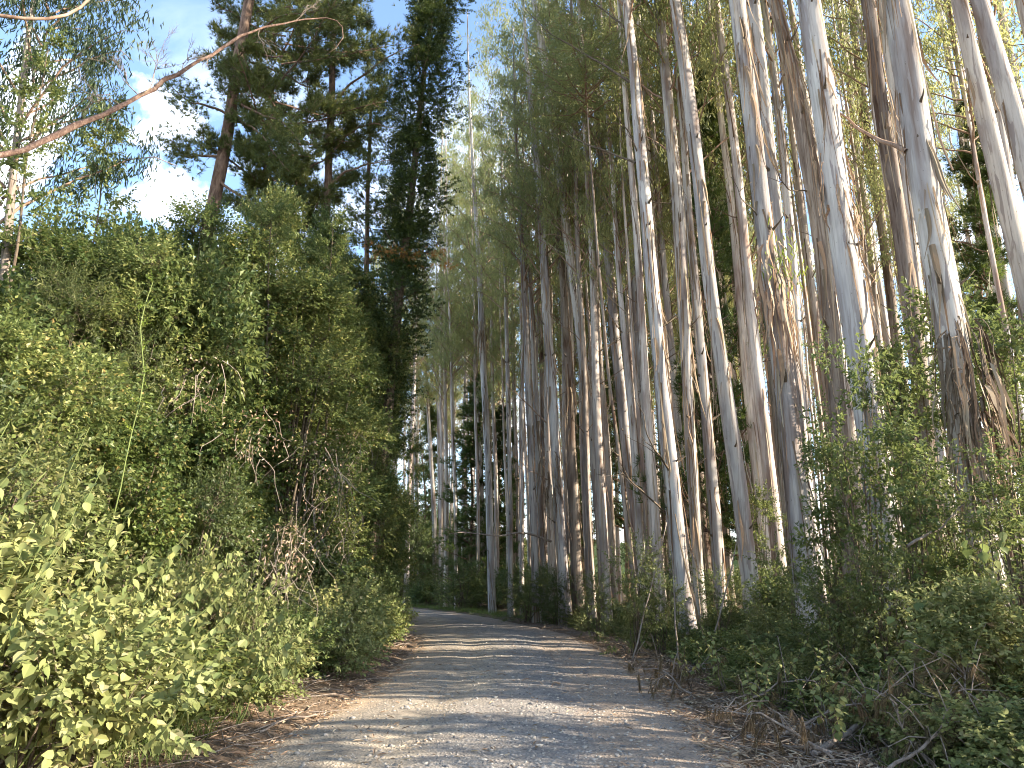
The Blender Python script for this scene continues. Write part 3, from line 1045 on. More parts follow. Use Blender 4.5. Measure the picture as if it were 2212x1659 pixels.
def ribbons(b, pts, rad, n, r, lo=0.0, hi=1.0, ln=(.5, 2.6), wd=(.010, .028)):
    z = pts[:, 2]
    for _ in range(n):
        zs = z[0] + (z[-1] - z[0]) * r.uniform(lo, hi)
        l_ = r.uniform(*ln)
        a = r.uniform(0, 2 * pi)
        m = 7
        t = np.linspace(0, 1, m)
        zz = np.maximum(zs - l_ * t, z[0] + .05)
        cx = np.interp(zz, z, pts[:, 0]); cyy = np.interp(zz, z, pts[:, 1]); rr = np.interp(zz, z, rad)
        off = .008 + r.uniform(.02, .22) * t ** 2 + .02 * np.sin(t * 8 + a)
        an = a + r.uniform(-.5, .5) * t
        c = np.stack([cx + (rr + off) * np.cos(an), cyy + (rr + off) * np.sin(an), zz], -1)
        tw = an + pi / 2 + r.uniform(-1.4, 1.4) * t
        S = np.stack([np.cos(tw), np.sin(tw), 0 * tw], -1)
        w_ = (r.uniform(*wd) * (1 - .7 * t))[:, None]
        V = np.stack([c - S * w_, c + S * w_], 1)
        i = np.arange(m - 1)[:, None] * 2
        b.add(V, i + [0, 1, 3, 2])


def crown_mesh(seed, H=19., R0=2.3, nl=46, ncl=240, nleaf=32, leafL=.225, leafW=.05, mat='euc'):
    """drooping eucalyptus crown around a vertical axis from z=0 to z=H"""
    r = np.random.default_rng(seed)
    bl, bb = Buf(), Buf()
    C_, W_ = [], []
    for q in range(nl):
        t = (q + r.random()) / nl
        z0 = H * t ** 1.1
        a = q * 2.4 + r.uniform(-.5, .5)
        ln = R0 * (1.25 - .75 * t) * r.uniform(.6, 1.15)
        o = np.array([cos(a), sin(a), 0])
        p = np.array([[0, 0, z0], o * ln * .45 + [0, 0, z0 + ln * .55], o * ln * .85 + [0, 0, z0 + ln * .9], o * ln * 1.1 + [0, 0, z0 + ln * .8]])
        pp = smooth_path(p, 8, .06, r)
        tube(bb, pp, np.linspace(.035 * (1.2 - t), .008, 8), 4)
        k_ = int(ncl / nl * (1.25 - .5 * t)) + 1
        s = r.uniform(.35, 1.0, k_)
        ii = (s * 7).astype(int)
        C_.append(pp[ii] + r.normal(0, .26, (k_, 3)) * [1, 1, .8])
    C_ = np.concatenate(C_)
    n = len(C_)
    P = C_[:, None] + r.normal(0, .14, (n, nleaf, 3)) * [1, 1, 1.6]
    A = np.stack([r.normal(0, .38, (n, nleaf)), r.normal(0, .38, (n, nleaf)), -np.ones((n, nleaf))], -1)
    Nr = np.concatenate([r.normal(size=(n, nleaf, 2)), r.normal(0, .3, (n, nleaf, 1))], -1)
    leaves(bl, P, A, Nr, r.uniform(.7, 1.2, n * nleaf) * leafL, r.uniform(.7, 1.2, n * nleaf) * leafW, 'd', curl=.18)
    return bl.mesh('crown', MAT[mat]), bb.mesh('limbs', MAT['limb'], True)


CROWN = [crown_mesh(s) for s in (1, 2, 3, 4, 5)]
CROWNS_SPARSE = [crown_mesh(s, 15, 2.0, 30, 110, 22) for s in (11, 12)]


def resample(pts, rad, step=.8, wob=.02, r=None):
    pts, rad = np.asarray(pts, float), np.asarray(rad, float)
    d = np.concatenate([[0], np.cumsum(np.linalg.norm(np.diff(pts, axis=0), axis=1))])
    n = max(8, int(d[-1] / step))
    t = np.linspace(0, d[-1], n)
    o = np.stack([np.interp(t, d, pts[:, i]) for i in range(3)], -1)
    q = np.interp(t, d, rad)
    for _ in range(3):
        o[1:-1] = (o[:-2] + 2 * o[1:-1] + o[2:]) / 4
    ph = (r or rng).uniform(0, 6, 4)
    o[:, 0] += wob * np.sin(t * .55 + ph[0]) + wob * .5 * np.sin(t * 1.4 + ph[1])
    o[:, 1] += wob * np.sin(t * .5 + ph[2])
    return o, q


HEROES = {}
STUB = []
for q in range(3):
    b = Buf()
    tube(b, [[-.03, 0, -.02], [.03, 0, 0], [.07 + .06 * q, .01 * q, .03 + .04 * q], [.10 + .12 * q, 0, .06 + .09 * q]], [.045, .032, .016, .008], 7, flute=.1)
    STUB.append(b.mesh('branch_stub', MAT['twig'], True))


def hero(key, label, Y, line, H, matn='bark_pale', nstrip=8, nloose=45, crown_z=None, crown=0, group='eucalyptus trees in the front rows', rs=1.0):
    """line: (px,py,width px) from top of frame downwards"""
    r = np.random.default_rng(abs(hash(key)) % 1000 if False else sum(map(ord, key)))
    P = [at(a, b_, Y) for a, b_, _ in line]
    Rr = [w_ * zc(p) / FPX / 2 * rs for p, (_, _, w_) in zip(P, line)]
    P, Rr = P[::-1], Rr[::-1]                       # bottom first
    dirn = (P[1] - P[0]) / (P[1][2] - P[0][2])
    x0 = P[0] - dirn * (P[0][2])
    gz = g1(x0[0], x0[1])
    base = P[0] - dirn * (P[0][2] - gz + .1)
    pts = [base, base + dirn * .7] if P[0][2] - gz > 1.2 else [base]
    rd = [Rr[0] * 1.28, Rr[0] * 1.08] if len(pts) == 2 else [Rr[0] * 1.2]
    pts += P
    rd += Rr
    dt = (P[-1] - P[-2]) / (P[-1][2] - P[-2][2])
    top = P[-1].copy()
    if H > top[2] + 2:
        k_ = (H - top[2])
        pts += [top + dt * k_ * .5, top + dt * k_ * .5 + (dt * .5 + [0, 0, .5]) * k_ * .5]
        rd += [Rr[-1] * .62, .03]
    pts, rd = resample(pts, rd, .7, .015, r)
    t = thing('eucalyptus_tree', label, 'tree', base, group)
    loc = pts - base
    b = Buf()
    tube(b, loc, rd, 18, flute=.045, seed=len(key) + ord(key[0]))
    part('trunk', b.mesh('trunk', MAT[matn], True), t)
    b = Buf()
    ribbons(b, loc, rd, int(nloose * 1.7), r, .02, min(1, 22 / H), (.5, 3.6))
    part('loose_bark', b.mesh('loose_bark', MAT['ribbon']), t, kind='stuff')
    for q in range(nstrip + 3):
        zz = r.uniform(3, min(19, H * .6))
        i = int(np.searchsorted(loc[:, 2], zz))
        a = r.uniform(0, 2 * pi)
        a = -pi / 2 + r.normal(0, .9)
        p = loc[i] + np.array([cos(a), sin(a), 0]) * rd[i] * .98
        part('bark_strip', RIB[int(r.integers(0, 6))], t, p, (r.normal(0, .06), r.normal(0, .06), a), r.uniform(.7, 1.15))
    for q in range(6):
        zz = r.uniform(2.5, 17)
        i = int(np.searchsorted(loc[:, 2], zz))
        a = -pi / 2 + r.normal(0, 1.0)
        p = loc[i] + np.array([cos(a), sin(a), 0]) * rd[i] * .9
        part('branch_stub', STUB[q % 3], t, p, (0, 0, a), r.uniform(.6, 1.3))
    if crown_z is None:
        crown_z = H - 19
    cm = CROWN[(crown + ord(key[-1])) % 5] if key[0] != 't' else CROWNS_SPARSE[ord(key[-1]) % 2]
    i = int(np.searchsorted(loc[:, 2], crown_z))
    i = min(i, len(loc) - 2)
    sc_ = (H - crown_z) / 19
    lean = loc[-1] - loc[i]
    rot = (-math.atan2(lean[1], lean[2]), math.atan2(lean[0], lean[2]), r.uniform(0, 6))
    part('crown', cm[0], t, loc[i], rot, (1.1, 1.1, sc_))
    part('limbs', cm[1], t, loc[i], rot, (1.1, 1.1, sc_), kind='stuff')
    HEROES[key] = (t, base, loc, rd, Y)
    return t


hero('t1', 'thick pale twin-looking eucalyptus leaning left behind the leaf-sprouting bark collar', 15.5,
     [(1594, 0, 34), (1613, 150, 34), (1628, 300, 34), (1652, 500, 37), (1672, 640, 40), (1690, 760, 43), (1712, 980, 48), (1742, 1235, 56)], 38, nstrip=12, nloose=60)
hero('t2', 'smooth pale shadow-dappled trunk pressed against the right side of the collared eucalyptus', 17,
     [(1626, 0, 27), (1655, 250, 28), (1680, 500, 29), (1700, 700, 30), (1722, 900, 31), (1760, 1230, 33)], 38, nstrip=3, nloose=12)
hero('t3', 'slim bright eucalyptus trunk just right of the smooth dappled one', 22,
     [(1650, 0, 14), (1672, 150, 16), (1700, 420, 18), (1722, 700, 19), (1760, 1150, 21)], 36, nstrip=3, nloose=30)
hero('t4', 'dark stringy leaning eucalyptus draped in bark, left of the big bright trunk', 16.5,
     [(1676, 0, 26), (1712, 160, 30), (1745, 330, 34), (1770, 500, 35), (1790, 640, 36), (1830, 1150, 40)], 36, 'bark_string', 10, 90)
hero('t5', 'big bright grey eucalyptus with black bark scars, centre of the right-hand group', 13.8,
     [(1750, 0, 47), (1775, 180, 49), (1793, 300, 51), (1818, 500, 55), (1850, 700, 58), (1885, 930, 62), (1920, 1240, 66)], 38, nstrip=10, nloose=45)
hero('t6', 'brown-grey straight eucalyptus between the big bright trunk and the ragged one', 16,
     [(1874, 0, 26), (1905, 230, 28), (1946, 500, 32), (1975, 700, 34), (2020, 1150, 38)], 36, 'bark_string', 6, 45)
hero('t7', 'greenish pale slim trunk half hidden behind the ragged-barked eucalyptus', 18.5,
     [(1905, 0, 20), (1930, 200, 21), (1968, 500, 23), (2000, 760, 25), (2050, 1150, 28)], 36, nstrip=2, nloose=10)
hero('t8', 'ragged eucalyptus with long bark ribbons and a dark bark bundle on its lower trunk', 12.3,
     [(1935, 0, 52), (1960, 150, 55), (1985, 300, 58), (2018, 500, 60), (2062, 740, 60), (2096, 1000, 62), (2128, 1250, 68)], 38, nstrip=16, nloose=130)
hero('t9', 'smooth grey leaning eucalyptus crossing the upper right with mottled bark', 15,
     [(2072, 0, 31), (2103, 150, 33), (2145, 320, 36), (2190, 500, 39), (2235, 700, 42)], 36, nstrip=2, nloose=8)
hero('t10', 'rightmost thick smooth eucalyptus leaning out of the upper right corner', 13.5,
     [(2116, 0, 34), (2150, 110, 36), (2185, 230, 38), (2225, 380, 42), (2270, 560, 46)], 36, nstrip=2, nloose=8)
hero('t11', 'slim mottled trunk in the top right corner beyond the leaning pair', 22,
     [(2158, 0, 15), (2180, 110, 16), (2210, 240, 18), (2250, 420, 20)], 34, nstrip=1, nloose=10)
hero('t12', 'pale trunk glimpsed between the two smooth leaning eucalyptuses at upper right', 19,
     [(2120, 60, 19), (2148, 200, 20), (2185, 430, 22), (2230, 720, 24)], 34, nstrip=1, nloose=8)
hero('t13', 'thin crooked trunk against blue sky right of the big bright eucalyptus', 26,
     [(1838, 0, 14), (1848, 90, 15), (1866, 230, 16), (1885, 370, 17), (1906, 500, 18), (1935, 720, 19), (1985, 1150, 20)], 34, 'bark_string', 2, 25)
hero('t14', 'thin mottled trunk beside the crooked one against the sky', 28,
     [(1805, 0, 11), (1830, 140, 12), (1850, 300, 12), (1875, 500, 13), (1935, 1100, 15)], 34, nstrip=1, nloose=18)
hero('c1', 'slender curving eucalyptus whose top bends left into the crowns near the centre', 30,
     [(1152, 0, 12), (1172, 100, 14), (1184, 190, 16), (1198, 300, 17), (1213, 400, 18), (1226, 520, 18), (1243, 640, 18), (1262, 800, 18), (1282, 960, 19), (1308, 1290, 21)], 31, nstrip=5, nloose=40, crown_z=16)
hero('c2', 'pale straight eucalyptus left of the long bare branches in the centre', 29,
     [(1265, 0, 14), (1287, 180, 16), (1298, 290, 18), (1310, 500, 19), (1325, 700, 20), (1347, 900, 23), (1380, 1180, 26)], 33, nstrip=6, nloose=45, crown_z=17)
hero('c3', 'bright eucalyptus streaked with red-brown bark, centre of the frame', 28,
     [(1320, 0, 14), (1328, 90, 16), (1343, 300, 18), (1361, 500, 19), (1380, 700, 20), (1392, 850, 21), (1413, 1170, 24)], 34, nstrip=6, nloose=50, crown_z=18)
hero('c4', 'tall bright trunk holding several long bare branches, running to the verge', 20.5,
     [(1352, 0, 19), (1372, 180, 22), (1384, 320, 24), (1397, 470, 26), (1410, 640, 27), (1425, 800, 30), (1452, 1030, 33), (1481, 1300, 36)], 38, nstrip=10, nloose=70)
hero('c5', 'straight pale eucalyptus with peeling strips left of the whitest leaning trunk', 22,
     [(1421, 0, 20), (1440, 180, 22), (1454, 330, 24), (1467, 480, 25), (1475, 650, 25), (1487, 850, 23), (1510, 1250, 24)], 36, nstrip=7, nloose=60)
hero('c6', 'whitest leaning eucalyptus, sunlit along its right side down to the shrubs', 19.5,
     [(1458, 0, 24), (1480, 160, 26), (1503, 330, 28), (1521, 500, 28), (1545, 700, 29), (1568, 850, 32), (1592, 1020, 34), (1620, 1240, 37)], 38, nstrip=5, nloose=25)
hero('c7', 'lone slim trunk standing at the road bend with red bark near its middle', 42,
     [(1026, 430, 8), (1036, 600, 11), (1042, 750, 13), (1048, 850, 14), (1053, 980, 14), (1058, 1130, 15), (1064, 1306, 17)], 39, nstrip=3, nloose=50, crown_z=19)
hero('c8', 'grey-brown trunk with a bark knot, right of the wavy low branch', 31,
     [(1158, 350, 14), (1172, 500, 16), (1180, 680, 18), (1191, 830, 20), (1204, 1020, 22), (1220, 1306, 27)], 32, 'bark_pale', 8, 80, crown_z=15)
hero('c9', 'dark fluted trunk immediately right of the knotted grey-brown one', 32,
     [(1213, 550, 14), (1222, 700, 17), (1232, 850, 20), (1238, 1050, 23), (1248, 1280, 27)], 31, 'bark_string', 6, 60, crown_z=16)
hero('c10', 'twin of close pale trunks left of the knotted one, its left half', 33,
     [(1122, 430, 10), (1133, 650, 13), (1142, 830, 14), (1149, 1050, 14), (1158, 1280, 17)], 30, nstrip=5, nloose=60, crown_z=15)
hero('c11', 'twin of close pale trunks left of the knotted one, its right half', 35,
     [(1138, 480, 8), (1148, 680, 11), (1158, 860, 13), (1165, 1080, 13), (1176, 1285, 15)], 30, nstrip=3, nloose=45, crown_z=15)
hero('c12', 'thin leaning dark pole in front of the centre trunks', 24,
     [(1300, 640, 6), (1318, 850, 7), (1336, 980, 8), (1358, 1170, 9)], 22, 'bark_string', 0, 6, crown_z=18)
hero('c13', 'bright thin trunk standing alone with sky on both sides near the bend', 38,
     [(1088, 500, 7), (1094, 700, 8), (1099, 850, 9), (1101, 1050, 9), (1103, 1275, 10)], 29, nstrip=1, nloose=14, crown_z=16)
hero('c14', 'short thick trunk with flaking bark behind the whitest leaning eucalyptus', 23,
     [(1508, 700, 20), (1524, 900, 22), (1540, 1050, 24), (1556, 1252, 27)], 34, nstrip=5, nloose=40)
hero('b1', 'pale double stem left of the far dark pine beyond the bend', 64,
     [(893, 880, 6), (900, 1010, 8), (903, 1150, 9), (905, 1275, 10)], 26, nstrip=1, nloose=30, crown_z=14)
hero('b2', 'sunlit slim trunk standing over the end of the road', 60,
     [(925, 880, 7), (933, 1010, 9), (938, 1130, 10), (941, 1265, 11)], 26, nstrip=1, nloose=30, crown_z=14)
hero('b3', 'grey trunk rising beside the far dark pine at the bend', 58,
     [(944, 700, 6), (947, 860, 8), (951, 1060, 10), (956, 1270, 11)], 28, 'bark_pale', 1, 14, crown_z=14)


def branch(key, pts, r0, r1, dy=0.0, mat='limb', label=None, twigs=3):
    """pts in px from the trunk outward, parented to a hero tree"""
    t, base, loc, rd, Y = HEROES[key]
    n = len(pts)
    P = np.array([at(a, b_, Y + dy * q / max(1, n - 1)) for q, (a, b_) in enumerate(pts)]) - base
    b = Buf()
    pp = smooth_path(P, 16, .02)
    tube(b, pp, np.linspace(r0, r1, 16), 6)
    for q in range(twigs):
        i = int(rng.integers(5, 15))
        d = (pp[i] - pp[i - 1]) / np.linalg.norm(pp[i] - pp[i - 1])
        e = pp[i] + d * .5 + rng.normal(0, .3, 3) + [0, 0, .2]
        tube(b, [pp[i], (pp[i] + e) / 2 + rng.normal(0, .04, 3), e], [r1 * 1.1, r1 * .8, r1 * .5], 4)
    part('branch', b.mesh('branch', MAT[mat], True), t, label=label)


def z2(x, y): return (877.8 + .30158 * x, .30158 * y)
def z3(x, y): return (1544.9 + .30158 * x, .30158 * y)
def z4(x, y): return (822.9 + .30158 * x, 822.9 + .30158 * y)


branch('c4', [z2(1615, 595), z2(1400, 450), z2(1235, 350), z2(1000, 220), z2(850, 60)], .045, .012, 3, 'twig')
branch('c4', [z2(1570, 210), z2(1470, 110), z2(1340, 0), z2(1200, -150)], .035, .01, 2, 'twig')
branch('c4', [z2(1640, 1165), z2(1400, 1070), z2(1230, 1005), z2(1120, 930)], .04, .01, 2, 'twig')
branch('c4', [z2(1668, 1125), z2(1580, 950), z2(1510, 850), z2(1500, 760)], .03, .008, -1, 'twig')
branch('c4', [z4(2075, 670), z4(1960, 500), z4(1880, 330)], .035, .012, -2, 'twig')
branch('c4', [z4(2012, 920), z4(1830, 760), z4(1700, 630)], .03, .01, -2, 'twig')
branch('c2', [z2(1335, 745), z2(1200, 560), z2(1080, 440), z2(870, 320)], .035, .012, 2, 'limb')
branch('c2', [z2(1340, 765), z2(1160, 720), z2(1000, 620), z2(700, 400)], .035, .01, 2, 'limb')
branch('c1', [z2(1055, 1070), z2(950, 980), z2(850, 900), z2(690, 830)], .035, .01, 2, 'limb')
branch('c1', [z2(1030, 1220), z2(870, 1140), z2(720, 1080)], .025, .01, 2, 'limb')
branch('c1', [z2(1120, 1560), z2(930, 1590), z2(840, 1430), z2(560, 1130)], .03, .01, 2, 'limb')
branch('c5', [z2(1900, 1460), z2(1790, 1440), z2(1690, 1440)], .02, .008, -1, 'twig')
branch('t8', [z3(1370, 1085), z3(1200, 1010), z3(1020, 900), z3(840, 780)], .05, .014, 2, 'limb')
branch('t4', [z3(660, 1370), z3(540, 1370), z3(470, 1270), z3(400, 1170)], .02, .008, -1, 'twig')
branch('c8', [z4(1220, 1150), z4(1080, 1105), z4(980, 1090), z4(900, 1115), z4(760, 1105), z4(540, 1078)], .05, .018, -2, 'deadwood', 'long wavy pale dead branch reaching left above the verge')
branch('c8', [z4(1185, 300), z4(1080, 190), z4(980, 100), z4(880, 0)], .035, .012, -1, 'limb')
branch('c8', [z4(1215, 710), z4(1130, 670), z4(1050, 640)], .02, .008, -1, 'limb')
branch('t1', [(1640, 470), (1618, 440), (1604, 430), (1580, 380)], .018, .006, -1, 'twig')


# knot of torn bark with leafy shoots on t1, dark bundle on t8, knot on c8
def bark_bundle(key, px, py, n, spread, up, leafy=0, mat='ribbon'):
    t, base, loc, rd, Y = HEROES[key]
    p = at(px, py, Y - .2) - base
    r = np.random.default_rng(n)
    b = Buf()
    for q in range(n):
        a = r.uniform(pi * .9, pi * 2.1)
        o = np.array([cos(a), sin(a), 0]) * rd[0] * .75
        s = np.array([cos(a), sin(a), 0]) * r.uniform(.05, spread)
        h = r.uniform(.3, 1.0) * up
        ln = r.uniform(.6, 2.4)
        P = smooth_path([p + o + [0, 0, (zo := r.uniform(-1.4, .5))], p + o + s * .6 + [0, 0, zo] + [0, 0, .15 * h], p + o + s + [0, 0, zo - ln * .5], p + o + s * 1.15 + [0, 0, zo - ln]], 9, .03, r)
        if q % 3 == 0:
            tube(b, P, np.linspace(.012, .003, 9) * r.uniform(.6, 1.3), 3)
        else:
            wv = nrm(np.array([-sin(a), cos(a), 0]) + r.normal(0, .5, 3))[None] * (np.array([.02, .03, .028, .03, .024, .026, .018, .012, .003]) * r.uniform(.5, 1.4))[:, None]
            ii = np.arange(8)[:, None] * 2
            b.add(np.stack([P - wv, P + wv], 1), ii + [0, 1, 3, 2])
    part('bark_bundle', b.mesh('bark_bundle', MAT[mat]), t)
    if leafy:
        b = Buf()
        C_ = p + np.array([.25, -.3, -.1]) + r.normal(0, .22, (leafy, 3)) * [1, .6, 1.8]
        A = np.stack([r.normal(0, .4, leafy), r.normal(0, .4, leafy), -np.ones(leafy)], -1)
        leaves(b, C_, A, r.normal(size=(leafy, 3)), r.uniform(.14, .24, leafy), .035, 'o')
        part('leafy_shoot', b.mesh('leafy_shoot', MAT['euc_young']), t, label='bright green hanging young leaves', kind='stuff')


bark_bundle('t1', 1662, 560, 50, .2, .5, 90)
bark_bundle('t8', 2085, 775, 60, .4, .6, 0)
bark_bundle('t8', 2080, 750, 45, .3, .5, 0, 'twig')
bark_bundle('c8', 1190, 1000, 45, .35, .4)
bark_bundle('t5', 1800, 340, 14, .15, .2)
bark_bundle('c7', 1044, 700, 30, .15, .3)


# prototype rank-and-file trees
def far_tree_meshes(seed, H, r0, matn='bark_far', nl=28):
    r = np.random.default_rng(seed)
    lean = np.array([r.normal(-.012, .012), r.normal(0, .012), 1])
    n = 26
    t = np.linspace(0, 1, n)
    pts = lean * (t * H)[:, None]
    ph = r.uniform(0, 6, 4)
    pts[:, 0] += .07 * np.sin(t * 7 + ph[0]) * t + .03 * np.sin(t * 17 + ph[1])
    pts[:, 1] += .12 * np.sin(t * 6 + ph[2]) * t
    pts[:, 2] -= .15
    rad = r0 * (1.0 - .75 * t) * (1 + .28 * np.exp(-t * H / .7))
    b = Buf()
    tube(b, pts, rad, 10, flute=.05, seed=seed)
    tm = b.mesh('trunk', MAT[matn], True)
    b = Buf()
    ribbons(b, pts, rad, nl, r, .03, .75, (.6, 3.5), (.010, .028))
    for q in range(5):
        z = r.uniform(.25, .6)
        i = int(z * n)
        a = r.uniform(0, 6.28)
        o = np.array([cos(a), sin(a), 0])
        ln = r.uniform(.8, 2.6)
        tube(b, smooth_path([pts[i], pts[i] + o * ln * .5 + [0, 0, ln * .3], pts[i] + o * ln + [0, 0, ln * .75]], 6, .05, r), np.linspace(.02, .005, 6), 4)
    rm = b.mesh('loose_bark', MAT['ribbon'])
    return tm, rm, pts, H


FT = [far_tree_meshes(s, H, r0, mt, nl) for s, H, r0, mt, nl in
      [(21, 33, .19, 'bark_far', 40), (22, 30, .15, 'bark_far', 34), (23, 35, .21, 'bark_pale', 30), (24, 28, .125, 'bark_far', 30), (25, 32, .17, 'bark_string', 46), (26, 26, .10, 'bark_far', 22)]]
placed = [h[1][:2] for h in HEROES.values()]


def rank_tree(x, y, label, group, q=None, sc=None, name='eucalyptus_tree', cr=True, crf=.8, thin=False):
    q = int(rng.integers(0, 6)) if q is None else q
    if thin and rng.random() < .5:
        q = [3, 5, 1][int(rng.integers(0, 3))]
    tm, rm, pts, H = FT[q]
    s = sc or rng.uniform(.85, 1.12)
    t = thing(name, label, 'tree', (x, y, g1(x, y)), group, rng.uniform(-.5, .5), s)
    part('trunk', tm, t)
    part('loose_bark', rm, t)
    if cr and rng.random() < crf:
        cz = H * rng.uniform(.42, .56)
        i = int(cz / H * 25)
        cm = CROWN[int(rng.integers(0, 5))] if rng.random() < .85 else CROWNS_SPARSE[int(rng.integers(0, 2))]
        hs = (H - cz) / 19
        part('crown', cm[0], t, pts[i], (0, -.012, rng.uniform(0, 6)), (.92, .92, hs))
        part('limbs', cm[1], t, pts[i], (0, -.012, rng.uniform(0, 6)), (.92, .92, hs), kind='stuff')
    placed.append(np.array([x, y]))
    return t


RANK = []


def try_place(n, fn, mind, big=1.0, anyside=False, **k):
    c = 0
    for _ in range(n * 30):
        if c >= n: break
        x, y = fn()
        if min(np.hypot(*(p - [x, y])) for p in placed) < mind: continue
        d = lateral(x, y)[0]
        if abs(d) < (3.6 if big > 1 else 4.2) or (d < 0 and y < 66 and not anyside): continue
        q6 = 1106 + x / (y * cos(PITCH) + 6 * sin(PITCH)) * FPX
        if (1505 < q6 < 1600 and y < 27.5) or (2090 < q6 < 2180 and y < 24) or (1325 < q6 < 1375 and y < 39) or (985 < q6 < 1095 and y < 51 and big == 1): continue
        RANK.append((rank_tree(x, y, sc=rng.uniform(.85, 1.12) * big, **k), x, y, k['label']))
        c += 1
    return c


def wedge(y0, y1, p0, p1):
    def f():
        y = rng.uniform(y0 ** 2, y1 ** 2) ** .5
        px = rng.uniform(p0, p1)
        return (px - 1106) / FPX * y * 1.0, y
    return f


try_place(24, wedge(21, 31, 1180, 1700), 1.15, label='pale eucalyptus standing just behind the front trunks, between the bare-branched tree and the collared one', group='second-row eucalyptus trees', crf=.55)
try_place(17, wedge(20, 32, 1700, 2260), 1.6, label='pale eucalyptus standing just behind the big right-hand trunks', group='second-row eucalyptus trees on the right', crf=.18)
try_place(24, wedge(25, 38, 1110, 1520), 1.0, label='thin eucalyptus pole standing just behind the centre trunks', group='second-row eucalyptus trees', crf=.4, thin=True)
try_place(70, wedge(31, 50, 1020, 1700), 1.2, label='slim eucalyptus in the dense middle ranks behind the centre trunks', group='middle-rank eucalyptus trees', crf=.5, thin=True)
try_place(18, wedge(32, 50, 1700, 2260), 1.8, label='slim backlit eucalyptus in the ranks behind the right-hand trunks', group='middle-rank eucalyptus trees on the right', crf=.25)
try_place(16, wedge(45, 60, 955, 1120), 1.2, label='pale eucalyptus standing just behind the outer edge of the bend', group='eucalyptus trees at the bend', crf=.8, thin=True, big=1.22)
try_place(8, wedge(56, 74, 770, 890), 1.5, label='far eucalyptus standing just behind the ivy-clad conifer', group='eucalyptus trees left of the bend', crf=1.0, big=1.15, anyside=True)
try_place(66, wedge(50, 90, 870, 1600), 1.5, label='thin distant eucalyptus at the back of the plantation, seen between nearer trunks', group='far eucalyptus trees', crf=.6, thin=True)
try_place(16, wedge(52, 76, 1600, 2260), 2.2, label='thin distant eucalyptus behind the right half of the plantation', group='far eucalyptus trees on the right')
SHORT = {'t1': 'bark-collared eucalyptus', 't3': 'slim bright trunk', 't4': 'dark stringy trunk', 't5': 'big bright scarred trunk', 't6': 'brown-grey trunk', 't8': 'ragged ribboned trunk', 't9': 'smooth leaning trunk',
         't10': 'rightmost smooth trunk', 't13': 'thin crooked trunk', 'c1': 'slender curving trunk', 'c2': 'straight pale centre trunk', 'c4': 'bare-branched tall trunk', 'c5': 'strip-peeling trunk',
         'c6': 'whitest leaning trunk', 'c7': 'lone bend trunk', 'c8': 'knotted grey-brown trunk', 'c9': 'dark fluted trunk', 'c10': 'close twin trunks', 'c13': 'bright thin trunk', 'b1': 'pale double stem', 'b3': 'grey pine-side trunk'}
def px6(x, y, z=7.0):
    v = np.array([x, y, z]) - CAM
    return 1106 + v[0] / (v @ _F) * FPX
HX_ = sorted((px6(h[1][0] + np.interp(7, h[2][:, 2], h[2][:, 0]), h[1][1]), SHORT[kk_]) for kk_, h in HEROES.items() if kk_ in SHORT)
cnt_ = {}
for t_, x_r, y_r, lb_ in sorted(RANK, key=lambda a: px6(a[1], a[2])):
    rk = 'second-row' if 'just behind' in lb_ else 'middle-rank' if 'ranks' in lb_ else 'far thin'
    left = [nm for p_, nm in HX_ if p_ <= px6(x_r, y_r)]
    ref = ('right of the ' + left[-1]) if left else 'left of the ' + HX_[0][1]
    cnt_[(rk, ref)] = cnt_.get((rk, ref), 0) + 1
    t_['label'] = '%s eucalyptus, %s one to the %s' % (rk, ORD[cnt_[(rk, ref)] - 1], ref)
# plantation continuing to the right and beside the camera: its trunks stripe the road with shade
for q in range(13):
    for _ in range(20):
        x, y = rng.uniform(5, 34), rng.uniform(-9, 24)
        if (x / max(.1, y * .966 + .4)) < .74 and y > 0: continue
        if min(np.hypot(*(p - [x, y])) for p in placed) < 2.0: continue
        rank_tree(x, y, 'eucalyptus of the plantation edge continuing beyond the right of the photo', 'eucalyptus trees beyond the right edge', cr=q % 9 == 4)
        break


# ------------------------------------------------------------------ pines
def tuft(b, C_, D, n, L0, W0, r, spread=.75):
    k_ = len(C_)
    A = nrm(D)[:, None] + nrm(r.normal(size=(k_, n, 3))) * spread
    P = np.repeat(C_[:, None], n, 1)
    leaves(b, P, A, r.normal(size=(k_, n, 3)), r.uniform(.7, 1.1, k_ * n) * L0, W0, 'n', curl=.05)


